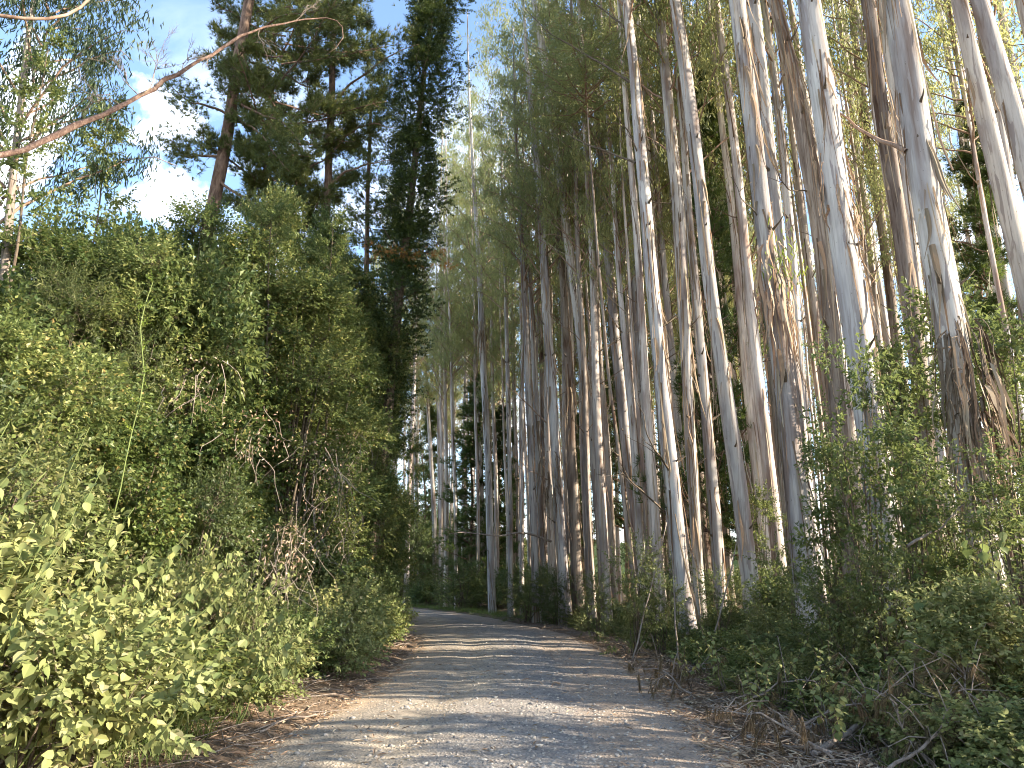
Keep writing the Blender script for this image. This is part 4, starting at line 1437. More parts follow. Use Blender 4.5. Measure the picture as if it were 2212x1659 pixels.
def pine_crown(seed, H, R0, nl, nsub, ntuft, shape, L0=.17, W0=.012, nn=13, droop=0.0, mat='needle', r_in=.25, split=False):
    r = np.random.default_rng(seed)
    bn, bb = Buf(), Buf()
    C_, D_ = [], []
    sep_ = []
    for q in range(nl):
        if split:
            bb = Buf()
            sep_.append(bb)
        t = (q + r.random()) / nl
        z0 = H * t
        if shape == 'cone':
            ln = R0 * (1.05 - t) ** .7 * r.uniform(.25, 1.3)
            if r.random() < .15: continue
        else:
            ln = R0 * (.55 + .6 * sin(pi * t)) * r.uniform(.45, 1.15)
        a = q * 2.4 + r.uniform(-.6, .6)
        o = np.array([cos(a), sin(a), 0])
        e = o * ln + [0, 0, z0 + ln * (.35 - droop)]
        pp = smooth_path([[0, 0, z0], o * ln * .5 + [0, 0, z0 + ln * .12], e], 8, .05, r)
        tube(bb, pp, np.linspace(.045 * (1.15 - t), .01, 8), 5)
        for s in range(nsub):
            f = r_in + (1 - r_in) * (s + r.random()) / nsub
            i = min(6, int(f * 7))
            p0 = pp[i]
            sd_ = nrm(o * .6 + np.array([-o[1], o[0], 0]) * r.choice([-1, 1]) * r.uniform(.5, 1.2) + [0, 0, r.uniform(.1, .7)])
            sl_ = ln * (.42 if shape != 'cone' else .62) * (1.2 - f * .6) * r.uniform(.6, 1.1)
            m = ntuft
            tt = r.uniform(.15, 1, m)
            C_.append(p0 + sd_ * (sl_ * tt)[:, None] + r.normal(0, .11, (m, 3)))
            D_.append(np.tile(sd_ + [0, 0, .25], (m, 1)) + r.normal(0, .25, (m, 3)))
            tube(bb, [p0, p0 + sd_ * sl_ * .55 + [0, 0, .03], p0 + sd_ * sl_], [.012, .009, .005], 3)
    tuft(bn, np.concatenate(C_), np.concatenate(D_), nn, L0, W0, r)
    return bn.mesh('needles', MAT[mat]), ([x.mesh('limb', MAT['pine_bark'], True) for x in sep_] if split else bb.mesh('limbs', MAT['pine_bark'], True))


def pine_parts(pc, t, loc, rot, sc):
    part('needles', pc[0], t, loc, rot, sc)
    if isinstance(pc[1], list):
        for m_ in pc[1]:
            part('limb', m_, t, loc, rot, sc)
    else:
        part('limbs', pc[1], t, loc, rot, sc, kind='stuff')


def line_tree(name, label, group, Y, line, H, mat, sides=14, rs=1.0, cat='tree'):
    P = [at(a, b_, Y) for a, b_, _ in line][::-1]
    Rr = [w_ * zc(p) / FPX / 2 * rs for p, (_, _, w_) in zip([at(a, b_, Y) for a, b_, _ in line], line)][::-1]
    dirn = (P[1] - P[0]) / (P[1][2] - P[0][2])
    base = P[0] - dirn * P[0][2]
    base = P[0] - dirn * (P[0][2] - g1(base[0], base[1]) + .1)
    pts, rd = [base] + P, [Rr[0] * 1.15] + Rr
    dt = (P[-1] - P[-2]) / (P[-1][2] - P[-2][2])
    if H > P[-1][2]:
        pts.append(P[-1] + dt * (H - P[-1][2]))
        rd.append(.03)
    pts, rd = resample(pts, rd, .6, .02)
    t = thing(name, label, cat, base, group)
    b = Buf()
    tube(b, pts - base, rd, sides, flute=.05, seed=3)
    part('trunk', b.mesh('trunk', MAT[mat], True), t)
    return t, base, pts - base, rd


def lean_rot(a, b_):
    v = b_ - a
    return (-math.atan2(v[1], v[2]), math.atan2(v[0], v[2]), 0)


PC_A = pine_crown(51, 17, 4.4, 62, 15, 19, 'round', .27, .02, 15, split=True)
PC_B = pine_crown(52, 14, 3.5, 54, 14, 18, 'round', .27, .02, 15, split=True)
t, base, loc, rd = line_tree('pine_tree', 'big pine with bare reddish leaning trunk rising from the left hedge', 'pines above the left hedge', 25,
                             [(543, -20, 21), (528, 60, 22), (514, 140, 23), (500, 230, 24), (484, 320, 25), (466, 410, 27), (452, 470, 28), (400, 800, 32)], 33, 'pine_bark', 16)
z0 = at(480, 500, 25)[2]
i = int(np.searchsorted(loc[:, 2], z0 - base[2] + .5))
pine_parts(PC_A, t, loc[i] + np.array([1.2, 1.2, 0]), lean_rot(loc[i], loc[-1]), (1.0, .9, 1.2))
# long limbs on the big pine
for pts_ in ([(505, 210), (560, 240), (610, 262), (650, 300)], [(498, 255), (540, 275), (590, 330), (622, 370)], [(470, 390), (520, 420), (575, 470), (620, 520)], [(520, 100), (560, 60), (600, 40), (680, 20)],
             [(480, 340), (440, 330), (400, 345), (370, 300)], [(495, 250), (440, 230), (400, 215), (370, 190)]):
    P = np.array([at(a, b_, 25 - .6 * q) for q, (a, b_) in enumerate(pts_)]) - base
    b = Buf()
    pp = smooth_path(P, 12, .05)
    tube(b, pp, np.linspace(.06, .012, 12), 6)
    part('limb', b.mesh('limb', MAT['pine_bark'], True), t)
    b = Buf()
    kk = rng.integers(5, 12, 260)
    tuft(b, pp[kk] + rng.normal(0, .33, (260, 3)), rng.normal(size=(260, 3)) + [0, 0, .5], 13, .24, .02, rng)
    part('needles', b.mesh('needles', MAT['needle']), t)

t, base, loc, rd = line_tree('pine_tree', 'second pine right of the big one, trunk half hidden by its sunlit needles', 'pines above the left hedge', 29,
                             [(722, 60, 13), (716, 220, 15), (710, 340, 16), (704, 470, 17), (690, 800, 20)], 31, 'pine_bark', 12)
i = int(np.searchsorted(loc[:, 2], at(704, 600, 29)[2] - base[2]))
pine_parts(PC_B, t, loc[i] + np.array([-.9, 0, 0]), lean_rot(loc[i], loc[-1]), (1.0, .9, 1.35))
for pts_ in ([(716, 230), (750, 180), (800, 150), (850, 115), (905, 90)], [(712, 310), (760, 280), (810, 270), (850, 275)], [(706, 400), (750, 370), (800, 350), (850, 345)]):
    P = np.array([at(a, b_, 29 - .4 * q) for q, (a, b_) in enumerate(pts_)]) - base
    b = Buf()
    pp = smooth_path(P, 14, .05)
    tube(b, pp, np.linspace(.07, .012, 14), 6)
    part('limb', b.mesh('limb', MAT['limb'], True), t)
    b = Buf()
    kk = rng.integers(4, 14, 230)
    tuft(b, pp[kk] + rng.normal(0, .5, (230, 3)), rng.normal(size=(230, 3)) + [0, 0, .5], 12, .22, .016, rng)
    part('needles', b.mesh('needles', MAT['needle']), t)

# slender third pine, thin see-through crown between the two
t, base, loc, rd = line_tree('pine_tree', 'thin-crowned pale pine showing sky through it, left of the dark ivy-clad column', 'pines above the left hedge', 34,
                             [(800, 250, 7), (795, 420, 9), (790, 700, 12)], 27, 'pine_bark', 8)
PC_C = pine_crown(53, 15, 2.7, 44, 9, 11, 'round', .25, .02, 14, split=True)
i = int(np.searchsorted(loc[:, 2], 10))
pine_parts(PC_C, t, loc[i], (0, 0, 1), (1.0, 1.0, 1.15))

# dark ivy clad column
t, base, loc, rd = line_tree('ivy_clad_tree', 'dark narrow conifer smothered in ivy beside the road bend', 'pines above the left hedge', 29,
                             [(938, 0, 8), (925, 90, 9), (912, 200, 11), (898, 330, 14), (884, 450, 16), (870, 580, 18), (856, 700, 20), (845, 820, 22), (828, 960, 24)], 31.5, 'twig', 12)
r_ = np.random.default_rng(77)
n = 6400
zt = r_.random(n) ** .8
Ltot = loc[-1, 2]
zz = 6.5 + (Ltot - 7.0) * zt
cx = np.interp(zz, loc[:, 2], loc[:, 0]); cyy = np.interp(zz, loc[:, 2], loc[:, 1])
rad_ = (.95 + .35 * np.sin(zz * 1.15) + .28 * np.sin(zz * 2.9 + 1)) * np.interp(zz, [6, 10, 18, 26, Ltot], [.6, 1.15, 1.15, 1.2, .3])
a = r_.uniform(0, 2 * pi, n)
rad_ = rad_ * (1 + .35 * np.sin(a * 2 + zz * .9)) * r_.uniform(.35, 1.05, n)
T = np.stack([cx + rad_ * np.cos(a), cyy + rad_ * np.sin(a), zz], -1)
D = np.stack([np.cos(a), np.sin(a), .2 + 0 * a], -1) + r_.normal(0, .3, (n, 3))
b = Buf()
place_sprigs(b, 'ivy', T[:4600], D[:4600], r_.uniform(1.0, 1.6, 4600), r_)
part('ivy', b.mesh('ivy', MAT['ivy_dark']), t)
b = Buf()
hi = zz[4600:] > 13
tuft(b, np.repeat(T[4600:][hi], 3, 0) + r_.normal(0, .15, (hi.sum() * 3, 3)), np.repeat(D[4600:][hi], 3, 0) + [0, 0, .5], 12, .26, .026, r_)
part('needles', b.mesh('needles', MAT['needle_young']), t)
b = Buf()
for q in range(34):
    i = int(r_.integers(len(loc) // 3, len(loc) - 3))
    a = r_.uniform(0, 6.28)
    ln = r_.uniform(1.2, 2.4) * (1.1 - .6 * i / len(loc))
    o = np.array([cos(a), sin(a), 0])
    tube(b, smooth_path([loc[i], loc[i] + o * ln * .6 + [0, 0, ln * .2], loc[i] + o * ln + [0, 0, ln * .7]], 6, .04, r_), np.linspace(.03, .008, 6), 4)
part('limbs', b.mesh('limbs', MAT['twig'], True), t, kind='stuff')
for (px, py, n_, w_) in [(828, 545, 40, .5), (895, 548, 30, .4), (948, 545, 22, .3), (965, 572, 20, .25), (862, 640, 26, .5)]:
    b = Buf()
    c0 = at(px, py, 27.6) - base
    tuft(b, c0 + r_.normal(0, w_, (n_, 3)) * [1, .5, .35], r_.normal(size=(n_, 3)) - [0, 0, .6], 12, .22, .016, r_)
    part('dry_foliage', b.mesh('dry_foliage', MAT['rust_needle'] if py < 600 else MAT['dead_needle']), t, label='clump of rusty dry foliage')

# young dark pines between the eucalyptus trunks
YP = [pine_crown(60 + q, 12, 1.9, 95, 7, 7, 'cone', .30, .024, 12, mat='needle_young', r_in=.08) for q in range(2)]
for q, (px, Y, toppy, botpy, rad, lb) in enumerate([
        (1545, 25, 165, 1120, 2.1, 'tall dark young pine filling the gap left of the collared eucalyptus'),
        (1350, 38, 640, 1100, 1.6, 'young dark pine between the centre trunks'),
        (1015, 50, 820, 1285, 2.8, 'dark bushy young pine at the outside of the road bend'),
        (1075, 50, 880, 1270, 2.3, 'young dark pine right of the lone bend trunk'),
        (915, 62, 880, 1240, 2.2, 'dark young pine over the road end'),
        (2135, 23, 250, 900, 1.9, 'dark young pine behind the smooth leaning trunks at right'),
        (1260, 42, 900, 1200, 1.6, 'small dark pine low behind the fluted trunk'),
        (1480, 34, 820, 1150, 1.7, 'low dark pine between the two peeling trunks left of centre right'),
        (1610, 30, 820, 1200, 1.5, 'small pine behind the foot of the whitest trunk'),
        (1985, 24, 760, 1150, 1.6, 'dark young pine behind the ragged eucalyptus')]):
    p0 = at(px, botpy, Y)
    top = at(px - 12, toppy, Y)
    bx = p0[0]
    gz = g1(bx, Y)
    H = top[2] - gz
    t = thing('young_pine', lb, 'tree', (bx, Y, gz), 'young pines among the eucalyptus')
    b = Buf()
    tube(b, smooth_path([[0, 0, -.1], [.05, 0, H * .5], [top[0] - bx, 0, H * .98]], 14, .03), np.linspace(.05 + .006 * H, .012, 14), 8)
    part('trunk', b.mesh('trunk', MAT['pine_bark'], True), t)
    lo = max(.3, (p0[2] - gz) * .75)
    rot = (0, math.atan2(top[0] - bx, H), q * 1.1)
    pine_parts(YP[q % 2], t, (0, 0, lo), rot, (rad / 1.9, rad / 1.9, (H - lo) / 12.))

# ------------------------------------------------------------------ upper left: hanging eucalyptus, sapling, arching branch
t, base, loc, rd = line_tree('eucalyptus_tree', 'backlit eucalyptus with hanging leaves in the upper left corner', 'trees at the upper left', 14.5,
                             [(75, 0, 10), (55, 120, 12), (40, 260, 14), (22, 430, 16), (10, 560, 18)], 22, 'bark_string', 10)
UL = crown_mesh(71, 12.5, 2.35, 44, 620, 30, .21, .036, mat='euc_backlit')
i = int(np.searchsorted(loc[:, 2], 8.2))
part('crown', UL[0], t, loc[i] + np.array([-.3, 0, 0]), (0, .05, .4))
part('limbs', UL[1], t, loc[i] + np.array([-.3, 0, 0]), (0, .05, .4), kind='stuff')

for (px, py, Y, lb, hgt, wr) in [(240, 215, 15.5, 'slender leafy sapling silhouetted against the sky at left', 3.4, .75), (105, 90, 12.5, 'leafy treetop under the hanging eucalyptus at upper left', 4.5, .7),
                                 (720, 470, 20, 'pointed leafy treetop above the hedge left of the ivy-clad column', 3.0, .9), (590, 445, 18, 'leafy treetop poking up in front of the second pine', 3.2, 1.0)]:
    tip = at(px, py, Y)
    gz = g1(tip[0], Y)
    t = thing('sapling', lb, 'sapling', (tip[0], Y, gz), 'saplings above the left hedge')
    H = tip[2] - gz
    b = Buf()
    pp = smooth_path([[.15, 0, -.1], [.1, .05, H * .5], [0, 0, H]], 24, .05)
    tube(b, pp, np.linspace(.06, .008, 24), 6)
    r_ = np.random.default_rng(int(px))
    n = 230
    f = r_.random(n)
    zz = H - hgt * f
    T = np.stack([np.interp(zz, pp[:, 2], pp[:, 0]), np.interp(zz, pp[:, 2], pp[:, 1]), zz], -1)
    a = np.floor(f * 16) * 2.4 + r_.normal(0, .35, n)
    o = np.stack([np.cos(a), np.sin(a), .25 + 0 * a], -1)
    T2 = T + o * (wr * (.12 + .9 * f) * r_.random(n))[:, None]
    for q in range(14):
        ff = (q + .5) / 14
        z_ = H - hgt * ff
        aa = q * 2.4
        tube(b, [[0.02, 0, z_ - .1], [cos(aa) * wr * (.1 + .85 * ff), sin(aa) * wr * (.1 + .85 * ff), z_ + .15]], [.01, .004], 4)
    part('trunk', b.mesh('trunk', MAT['twig'], True), t)
    b = Buf()
    place_sprigs(b, 'broad', T2, o + r_.normal(0, .3, (n, 3)), r_.uniform(.7, 1.0, n), r_)
    part('foliage', b.mesh('foliage', MAT['broad']), t)

bp = [(-900, 1350, 7.0), (-420, 620, 7.5), (-150, 370, 8.0), (0, 330, 8.6), (50, 325, 8.8), (120, 296, 9.0), (200, 258, 9.3), (300, 208, 9.8), (400, 152, 10.2), (480, 97, 10.6), (560, 62, 11.), (640, 43, 11.5), (716, 36, 12.0), (745, 55, 12.1), (742, 95, 12.1), (705, 118, 12.0)]
P = np.array([at(*p) for p in bp])
P[0, 2] = g1(P[0, 0], P[0, 1])
base = P[0].copy()
t = thing('leaning_tree', 'thin bare reddish tree arching from the left edge across the sky', 'tree', base)
b = Buf()
pp = smooth_path(P - base, 60)
rr_ = np.interp(np.linspace(0, 1, 60), [0, .25, .4, .6, .8, 1], [.09, .06, .045, .036, .02, .005])
r_ = np.random.default_rng(5)
pp[8:-2] += r_.normal(0, .018, (50, 3))
tube(b, pp, rr_ * (1 + r_.normal(0, .07, 60)), 8, flute=.08)
part('trunk', b.mesh('trunk', MAT['limb_dark'], True), t)


def twig_tree(b, p, d, ln, depth, r, rad):
    d = d / np.linalg.norm(d)
    e = p + d * ln
    m = (p + e) / 2 + r.normal(0, ln * .07, 3)
    tube(b, [p, m, e], [rad, rad * .8, rad * .6], 4, cap=False)
    if depth == 0: return
    for _ in range(int(r.integers(2, 4))):
        f = r.uniform(.35, 1)
        twig_tree(b, p + (e - p) * f, d + r.normal(0, .45, 3) * [1, .6, 1] + [0, 0, .12], ln * r.uniform(.6, .85), depth - 1, r, rad * .68)


for (px, py, Y, dx, dz, ln, dep, sd_) in [(322, 196, 9.9, .1, 1, .40, 5, 1), (300, 206, 9.8, -.9, .9, .40, 5, 2), (262, 228, 9.7, -1.2, .35, .38, 4, 3), (392, 156, 10.2, .3, 1, .3, 4, 5), (560, 62, 11.0, .3, -1, .3, 3, 8), (640, 43, 11.5, .5, .6, .3, 3, 9), (455, 115, 10.5, -.4, -1, .15, 2, 6)]:
    b = Buf()
    r_ = np.random.default_rng(sd_)
    twig_tree(b, at(px, py, Y) - base, np.array([dx, 0, dz]), ln, dep, r_, .009)
    part('twig', b.mesh('twig', MAT['deadwood'], True), t)
b = Buf()
ribbons_p = at(325, 190, 9.8) - base
tube(b, [ribbons_p, ribbons_p + [-.05, -.03, -.1], ribbons_p + [-.18, -.04, -.2]], [.012, .01, .003], 4)
part('bark_strip', b.mesh('bark_strip', MAT['ribbon']), t)
P = np.array([at(-200, 10, 9), at(0, 33, 9.2), at(70, 45, 9.4), at(130, 42, 9.6), at(175, 20, 9.8), at(215, -30, 10)])
gb = np.array([P[0, 0] - 1, P[0, 1], 0]); gb[2] = g1(gb[0], gb[1])
t = thing('leaning_tree', 'short curved pale limb crossing the very top left corner', 'tree', gb)
b = Buf()
tube(b, smooth_path(np.concatenate([[gb], P]) - gb, 40), np.linspace(.07, .02, 40), 7)
part('trunk', b.mesh('trunk', MAT['limb'], True), t)

# ------------------------------------------------------------------ right side undergrowth
def xr(px, Y):
    return (px - 1106) / FPX * (Y * cos(PITCH))


RS = [  # px, Y, top py, radius, kind, label
    (1870, 12.0, 735, .9, 'airy', 'tallest leafy shrub in front of the big bright eucalyptus'),
    (1795, 13.2, 960, .75, 'airy', 'small-leaved shrub left of the tallest right-hand shrub'),
    (1965, 11.2, 920, .85, 'airy', 'dark broad-leaved shrub right of the tallest one'),
    (2060, 11.5, 1060, .75, 'airy_small', 'leafy shrub at the foot of the ragged eucalyptus'),
    (2185, 10.4, 960, .95, 'airy', 'leafy shrub at the right picture edge below the leaning trunks'),
    (2240, 12.5, 700, 1.3, 'airy', 'dark shrub mass at the right edge beside the bark bundle'),
    (2120, 14.5, 640, 1.3, 'airy', 'dark leafy shrub behind the ragged eucalyptus'),
    (1985, 14.5, 760, 1.2, 'airy', 'feathery shrub between the big bright and ragged eucalyptuses'),
    (1690, 16.0, 1200, .75, 'airy_small', 'rounded green shrub at the foot of the collared eucalyptus'),
    (1560, 18.0, 1245, .7, 'airy_small', 'low green shrub left of the collared eucalyptus foot'),
    (1365, 18.5, 1185, .8, 'airy_small', 'small rounded bush in front of the centre trunks'),
    (1425, 18.5, 1250, .6, 'airy_small', 'small bush touching the foot of the bare-branched eucalyptus'),
    (1290, 23.0, 1250, .7, 'airy_small', 'small bush between the fluted trunk and the verge'),
    (1655, 20.5, 1060, .7, 'airy', 'tall thin green shrub between white and collared trunks'),
    (2070, 9.3, 1280, .7, 'mid_broad', 'dusty broad-leaved bush on the right verge'),
    (2200, 8.9, 1270, .8, 'airy_small', 'leafy bush at the right picture edge above the dead branches'),
    (1900, 10.6, 1210, .7, 'airy_small', 'dense green bush below the tallest right-hand shrub'),
    (1790, 11.6, 1260, .7, 'airy_small', 'green bush at the left end of the right-hand thicket'),
    (1140, 33, 1240, 1.2, 'airy_small', 'low green bush below the twin pale trunks'),
    (1000, 46, 1215, 1.6, 'airy_small', 'leafy bush on the outside of the bend'),
    (1210, 31, 1245, 1.0, 'airy_small', 'low bush left of the fluted trunk'),
    (960, 54, 1225, 1.8, 'airy_small', 'green bush closing the view at the road end'),
    (890, 60, 1225, 2.0, 'airy_small', 'leftmost green bush at the road end'),
    (1470, 24, 1200, 1.0, 'airy_small', 'green bush behind the bare-branched eucalyptus foot'),
    (1250, 38, 1210, 1.4, 'airy_small', 'far green bush among the centre trunks'),
]
for px, Y, tp, rad, key, lb in RS:
    x = xr(px, Y)
    h = at(px, tp, Y)[2] - g1(x, Y)
    put_shrub(key, x, Y, max(.9, h), rad, 'shrub', lb, 'shrub', 'shrubs on the right')
for q, y in enumerate(np.arange(33, 72, 2.6)):
    x, yy = road_point(y, 4.6 + rng.uniform(0, .8))
    put_shrub(['mid_small', 'bramble_green'][q % 2], x, yy, rng.uniform(1.0, 2.3), rng.uniform(1.0, 1.5), 'bend_bush', 'leafy bush along the outside of the road bend, %s going away' % ORD[q], 'shrub', 'bushes around the bend')
for q, (px, Y, tp) in enumerate([(880, 66, 1130), (925, 70, 1100), (975, 66, 1120), (1020, 60, 1150), (860, 58, 1090), (1060, 54, 1170), (1110, 56, 1160)]):
    x = xr(px, Y)
    put_shrub('mid_small', x, Y, at(px, tp, Y)[2] - g1(x, Y), rng.uniform(2.0, 2.8), 'end_thicket', 'far green thicket closing the view beyond the road bend, %s in line' % ORD[q], 'shrub', 'thickets at the road end')
# undergrowth inside the plantation
UB = []
for q in range(60):
    Y = rng.uniform(17, 55)
    px = rng.uniform(960, 2230)
    x = xr(px, Y)
    d = lateral(x, Y)[0]
    if d < 6.2 + .02 * Y: continue
    UB.append((px, Y, put_shrub(['airy_small', 'bramble_green', 'airy_small'][q % 3], x, Y, rng.uniform(.7, 1.6), rng.uniform(.7, 1.2), 'undergrowth_bush',
              'low green bush in the undergrowth between the eucalyptus trunks', 'shrub', 'undergrowth bushes between the trunks')))
cnt_ = {}
for px, Y, o in sorted(UB, key=lambda a: a[0]):
    left = [nm for p_, nm in HX_ if p_ <= px]
    ref = ('right of the ' + left[-1]) if left else 'left of the ' + HX_[0][1]
    rk = 'near' if Y < 26 else 'middle-distance' if Y < 40 else 'far'
    cnt_[(rk, ref)] = cnt_.get((rk, ref), 0) + 1
    o['label'] = '%s undergrowth bush, %s one to the %s' % (rk, ORD[cnt_[(rk, ref)] - 1], ref)
# low brambles on the right verge
i_ = 0
for y in np.arange(7.6, 36, 1.25):
    for row in range(2):
        dl = 4.45 + 1.3 * row + rng.uniform(-.3, .3) + (.3 if y < 9 else 0)
        x, yy = road_point(y + .5 * row, dl)
        key = ['bramble', 'bramble', 'bramble_green', 'bramble'][(i_ + row) % 4]
        put_shrub(key, x, yy, rng.uniform(.35, .62) + .1 * row, rng.uniform(.55, .85), 'bramble_bush',
                  '%s bramble on the right verge, %s back, %s row' % ('shaded green' if key == 'bramble_green' else 'dusty pale', ORD[min(i_ // 2, 23)], ['roadside', 'inner'][row]),
                  'bramble', 'brambles along the right verge')
        i_ += 1
GP = 'large-leaved plants in the right thicket'
for (bx, by), tips, lb in [
    ((xr(1990, 9.4), 9.4), [(1985, 1290, 9.2), (1930, 1330, 9.2), (2050, 1310, 9.2), (2010, 1370, 8.9)], 'pale sprawling large-leaved plant in front of the right thicket'),
    ((xr(2120, 9.0), 9.0), [(2120, 1090, 9.2), (2080, 1160, 9.0), (2170, 1140, 9.0), (2150, 1240, 8.9)], 'leafy plant with large bright leaves near the right edge'),
    ((xr(1960, 11.), 11.), [(1900, 930, 11), (1990, 940, 11), (1950, 1010, 10.8), (2030, 1010, 10.8)], 'dark glossy large-leaved plant in the middle of the right thicket')]:
    leafy_plant((bx, by, 0), [P_(*t_) for t_ in tips], 15, lb, GP, L0=.16, var=(0, 5))

BK = [(1480, 1385, 12.5, 'where the bank begins'), (1560, 1375, 11.8, 'left of the collared eucalyptus foot'), (1620, 1400, 10.8, 'just above the leaf litter'), (1680, 1370, 11.2, 'in line with the collared eucalyptus'),
      (1730, 1420, 9.9, 'above the left end of the brushwood'), (1790, 1390, 10.0, 'in the middle of the bank'), (1840, 1440, 9.0, 'above the pale log'), (1900, 1380, 9.8, 'below the dark glossy plant'),
      (1960, 1440, 8.9, 'behind the drooping dead branch'), (1790, 1490, 8.5, 'lowest of all on the bank'), (2030, 1390, 9.4, 'right of the middle of the bank'), (1660, 1450, 9.9, 'nearest the road litter')]
for q, (px, py, Y, where) in enumerate(BK):
    c0 = at(px, py, Y)
    tips = [c0 + [rng.normal(0, .32), rng.normal(0, .25), rng.uniform(-.12, .14)] for _ in range(3)]
    leafy_plant((c0[0] + rng.normal(0, .1), Y, 0), tips, 13, 'dusty broad-leaved bramble on the right bank, ' + where, 'broad-leaved brambles on the right bank', L0=.125, pr=(-.75, .05), var=(0, 3), cat='bramble', name='bramble_plant', stemmat='twig')
for q, y in enumerate(np.arange(8.2, 22, .95)):
    x, yy = road_point(y, 4.75 + rng.uniform(-.35, .4))
    put_shrub('bramble', x, yy, rng.uniform(.32, .6), rng.uniform(.45, .75), 'bramble_bush', 'small pale bramble clump at the ditch edge on the right, %s going up the road' % ORD[q], 'bramble', 'small brambles at the right ditch')
for q, (x, y, h) in enumerate([(6.6, 5.2, 4.2), (7.6, 6.6, 4.8), (8.6, 4.0, 4.5), (9.4, 6.4, 5.0), (6.9, 2.6, 4.0), (10.5, 7.6, 4.6)]):
    put_shrub('airy', x, y, h, 1.2, 'shrub', 'leafy shrub of the thicket carrying on beyond the right edge of the photo, %s' % ORD[q], 'shrub', 'thicket beyond the right edge')

# dead pine branches heaped on the right verge
def dead_branch(px, py, Y, ang, ln, label, ntas=16, lift=.5):
    p = np.array([xr(px, Y), Y, 0.0])
    p[2] = g1(p[0], p[1]) + .08
    t = thing('dead_pine_branch', label, 'dead branch', p, 'dead pine branches heaped on the right verge')
    o = np.array([cos(ang), sin(ang) * .6, 0])
    pp = smooth_path([[0, 0, 0], o * ln * .5 + [0, 0, lift * .8], o * ln + [0, 0, lift]], 12, .03)
    b = Buf()
    tube(b, pp, np.linspace(.02, .005, 12), 6)
    r = rng
    C_, D_ = [], []
    for q in range(ntas):
        i = int(r.integers(2, 12))
        e = pp[i] + r.normal(0, .22, 3) + [0, 0, .05]
        tube(b, [pp[i], (pp[i] + e) / 2 + [0, 0, .05], e], [.008, .006, .004], 4)
        for f in np.linspace(.3, 1, 4):
            C_.append(pp[i] + (e - pp[i]) * f)
            D_.append((e - pp[i]) * .8 - np.array([0, 0, .35]))
    part('branch', b.mesh('branch', MAT['deadwood'], True), t)
    b = Buf()
    C_, D_ = np.array(C_), np.array(D_)
    k_ = len(C_)
    A = nrm(D_)[:, None] + nrm(r.normal(size=(k_, 22, 3))) * .42 - [0, 0, .5]
    leaves(b, np.repeat(C_[:, None], 22, 1), A, r.normal(size=(k_, 22, 3)), r.uniform(.1, .2, k_ * 22), .006, 'n', curl=.1)
    part('dead_needles', b.mesh('dead_needles', MAT['dead_needle']), t)


for args in [(1660, 0, 8.8, .2, 1.3, 'dead brown branch at the left end of the heap'), (1760, 0, 7.9, 2.6, 1.2, 'grey dead branch with rusty tuft in the middle of the heap'),
             (1870, 0, 7.4, .4, 1.3, 'grey dead branch with drooping needles over the log'), (1985, 0, 7.6, 1.9, 1.1, 'dead branch standing up behind the bottom right grass'),
             (2060, 0, 8.2, 1.2, 1.3, 'tall grey drooping dead branch at lower right'), (2150, 0, 8.0, 2.2, 1.2, 'dark dead branch at the right edge of the heap'),
             (1560, 0, 10.6, .1, 1.2, 'brown dead branch beside the leaf-littered shoulder'), (1420, 0, 13.2, .5, 1.3, 'reddish brown dead branch further up the right verge'), (1480, 0, 11.8, 2.4, 1.2, 'tangled dead branch below the dusty bramble')]:
    dead_branch(*args, lift=.75 if args[0] in (2060, 1985) else .35)
b = Buf()
for q in range(800):
    Y = rng.uniform(6.3, 16)
    d = rng.uniform(3.7, 5.6)
    x, yy = road_point(Y, d)
    z = g1(x, yy)
    a = rng.uniform(0, 2 * pi)
    ln = rng.uniform(.2, .75)
    p0 = np.array([x, yy, z + rng.uniform(0, .10)])
    p1 = p0 + [cos(a) * ln, sin(a) * ln, rng.uniform(-.05, .35)]
    tube(b, [p0, (p0 + p1) / 2 + rng.normal(0, .06, 3) + [0, 0, .03], p1], np.array([.006, .004, .0015]) * rng.uniform(.5, 1.5), 4)
tag(part('brushwood', b.mesh('brushwood', MAT['deadwood'], True)), 'tangle of dry brushwood along the right ditch', 'brushwood', kind='stuff')

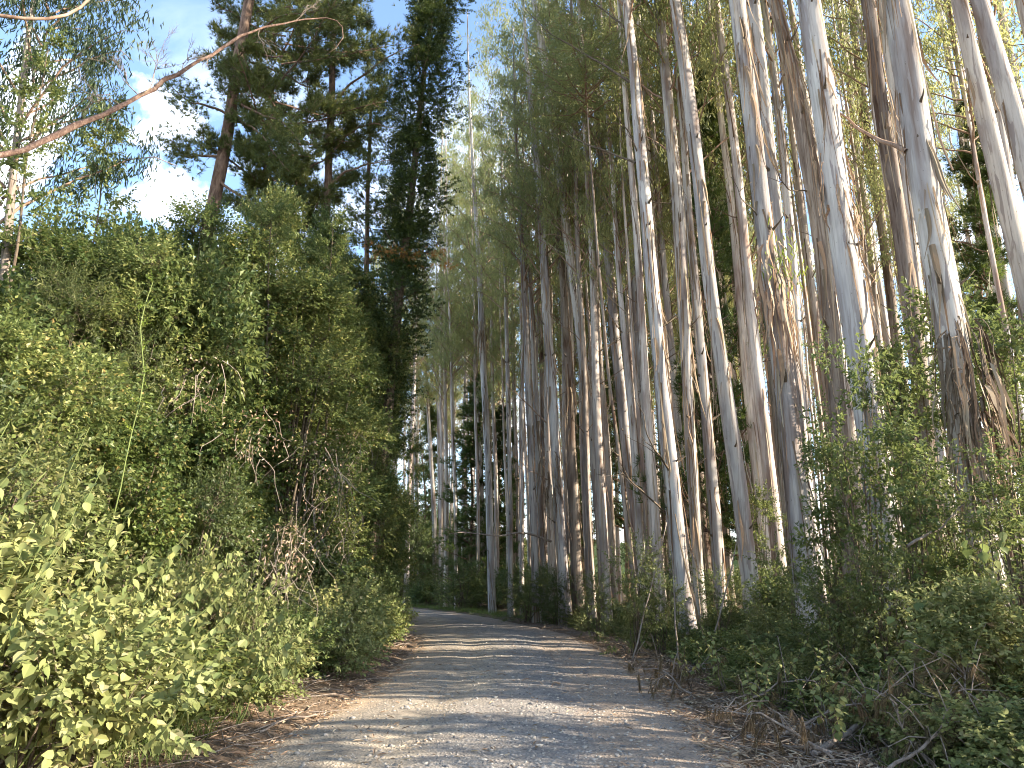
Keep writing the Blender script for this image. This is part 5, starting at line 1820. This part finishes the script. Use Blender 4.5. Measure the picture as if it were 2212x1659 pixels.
for px0, py0, px1, py1, rad, lb in [(1745, 1640, 1955, 1560, .035, 'pale fallen log slanting along the bottom right ditch'), (1690, 1615, 1800, 1655, .02, 'short stick crossing the end of the pale log'),
                                    (1640, 1530, 1750, 1470, .022, 'curved grey fallen branch on the leaf litter'), (1700, 1590, 1900, 1545, .022, 'long thin fallen branch behind the pale log'),
                                    (2100, 1500, 2215, 1490, .025, 'fallen branch at the right edge of the heap'), (1360, 1450, 1440, 1520, .016, 'thin stick lying on the right shoulder'),
                                    (560, 1590, 700, 1540, .014, 'thin reddish stick along the left road edge')]:
    a_, c_ = ground_at(px0, py0), ground_at(px1, py1)
    a_[2] = g1(a_[0], a_[1]) + rad * .7
    c_[2] = g1(c_[0], c_[1]) + rad * .7 + (.08 if px0 > 1500 else 0)
    b = Buf()
    m_ = (a_ + c_) / 2 + np.array([0, 0, .06 if 'curved' not in lb else -.0])
    m_[2] = max(m_[2], g1(m_[0], m_[1]) + rad)
    pp = smooth_path([0 * a_, m_ - a_, c_ - a_], 12, .015)
    tube(b, pp, np.linspace(rad, rad * .7, 12), 8, flute=.05)
    o = part('fallen_branch', b.mesh('fallen_branch', MAT['deadwood'], True), None, a_)
    tag(o, lb, 'fallen branch', 'fallen branches on the verges')
# leaning dead sticks against the trunks
for (x0, y0, x1, y1, Y, lb) in [(1455, 1290, 1440, 1100, 17, 'pale dead pole leaning against the bare-branched eucalyptus'), (1560, 1300, 1600, 1130, 17, 'thin pale poles leaning left of the whitest trunk'),
                                (1390, 1330, 1440, 1130, 18, 'thin dead stick leaning among the centre shrubs'), (1960, 1180, 2080, 1090, 10.5, 'pale dead stick slanting through the right thicket')]:
    a_, c_ = at(x0, y0, Y), at(x1, y1, Y + .5)
    dr = (c_ - a_) / (c_[2] - a_[2])
    a_ = a_ - dr * (a_[2] - g1(a_[0], a_[1])) * (1 if abs(dr[0]) < 1 else 0)
    b = Buf()
    tube(b, smooth_path([0 * a_, (c_ - a_) * .5 + [.05, 0, 0], c_ - a_], 10, .02), np.linspace(.022, .01, 10), 6)
    tag(part('dead_pole', b.mesh('dead_pole', MAT['deadwood'], True), None, a_), lb, 'dead pole', 'dead poles leaning in the undergrowth')

# ------------------------------------------------------------------ grass
b = Buf()
for (px, py, rad, n, h) in [(2130, 1640, .75, 2600, .34), (2000, 1650, .4, 700, .25), (2210, 1600, .6, 1200, .35), (470, 1560, .4, 200, .3), (300, 1650, .5, 260, .4), (60, 1655, .5, 260, .4), (560, 1490, .4, 250, .35),
                            (380, 1600, .4, 250, .35), (1275, 1345, .9, 900, .3), (1330, 1350, .9, 600, .35), (1160, 1322, 1.6, 1200, .3), (1090, 1312, 2.0, 1200, .3), (1210, 1335, 1.2, 900, .3), (1400, 1400, .5, 300, .3),
                            (700, 1430, .5, 350, .3), (830, 1350, 1.0, 500, .4)]:
    p = ground_at(px, py)
    grass(b, p[0], p[1], rad, n, h, rng)
for y in np.arange(36, 74, 2.0):
    x, yy = road_point(y, 3.6)
    grass(b, x, yy, 1.3, 500, .4, rng)
    x, yy = road_point(y, -3.7)
    grass(b, x, yy, 1.3, 400, .5, rng)
tag(part('grass', b.mesh('grass', MAT['grass'])), 'green grass tufts along both road verges', 'grass', kind='stuff')
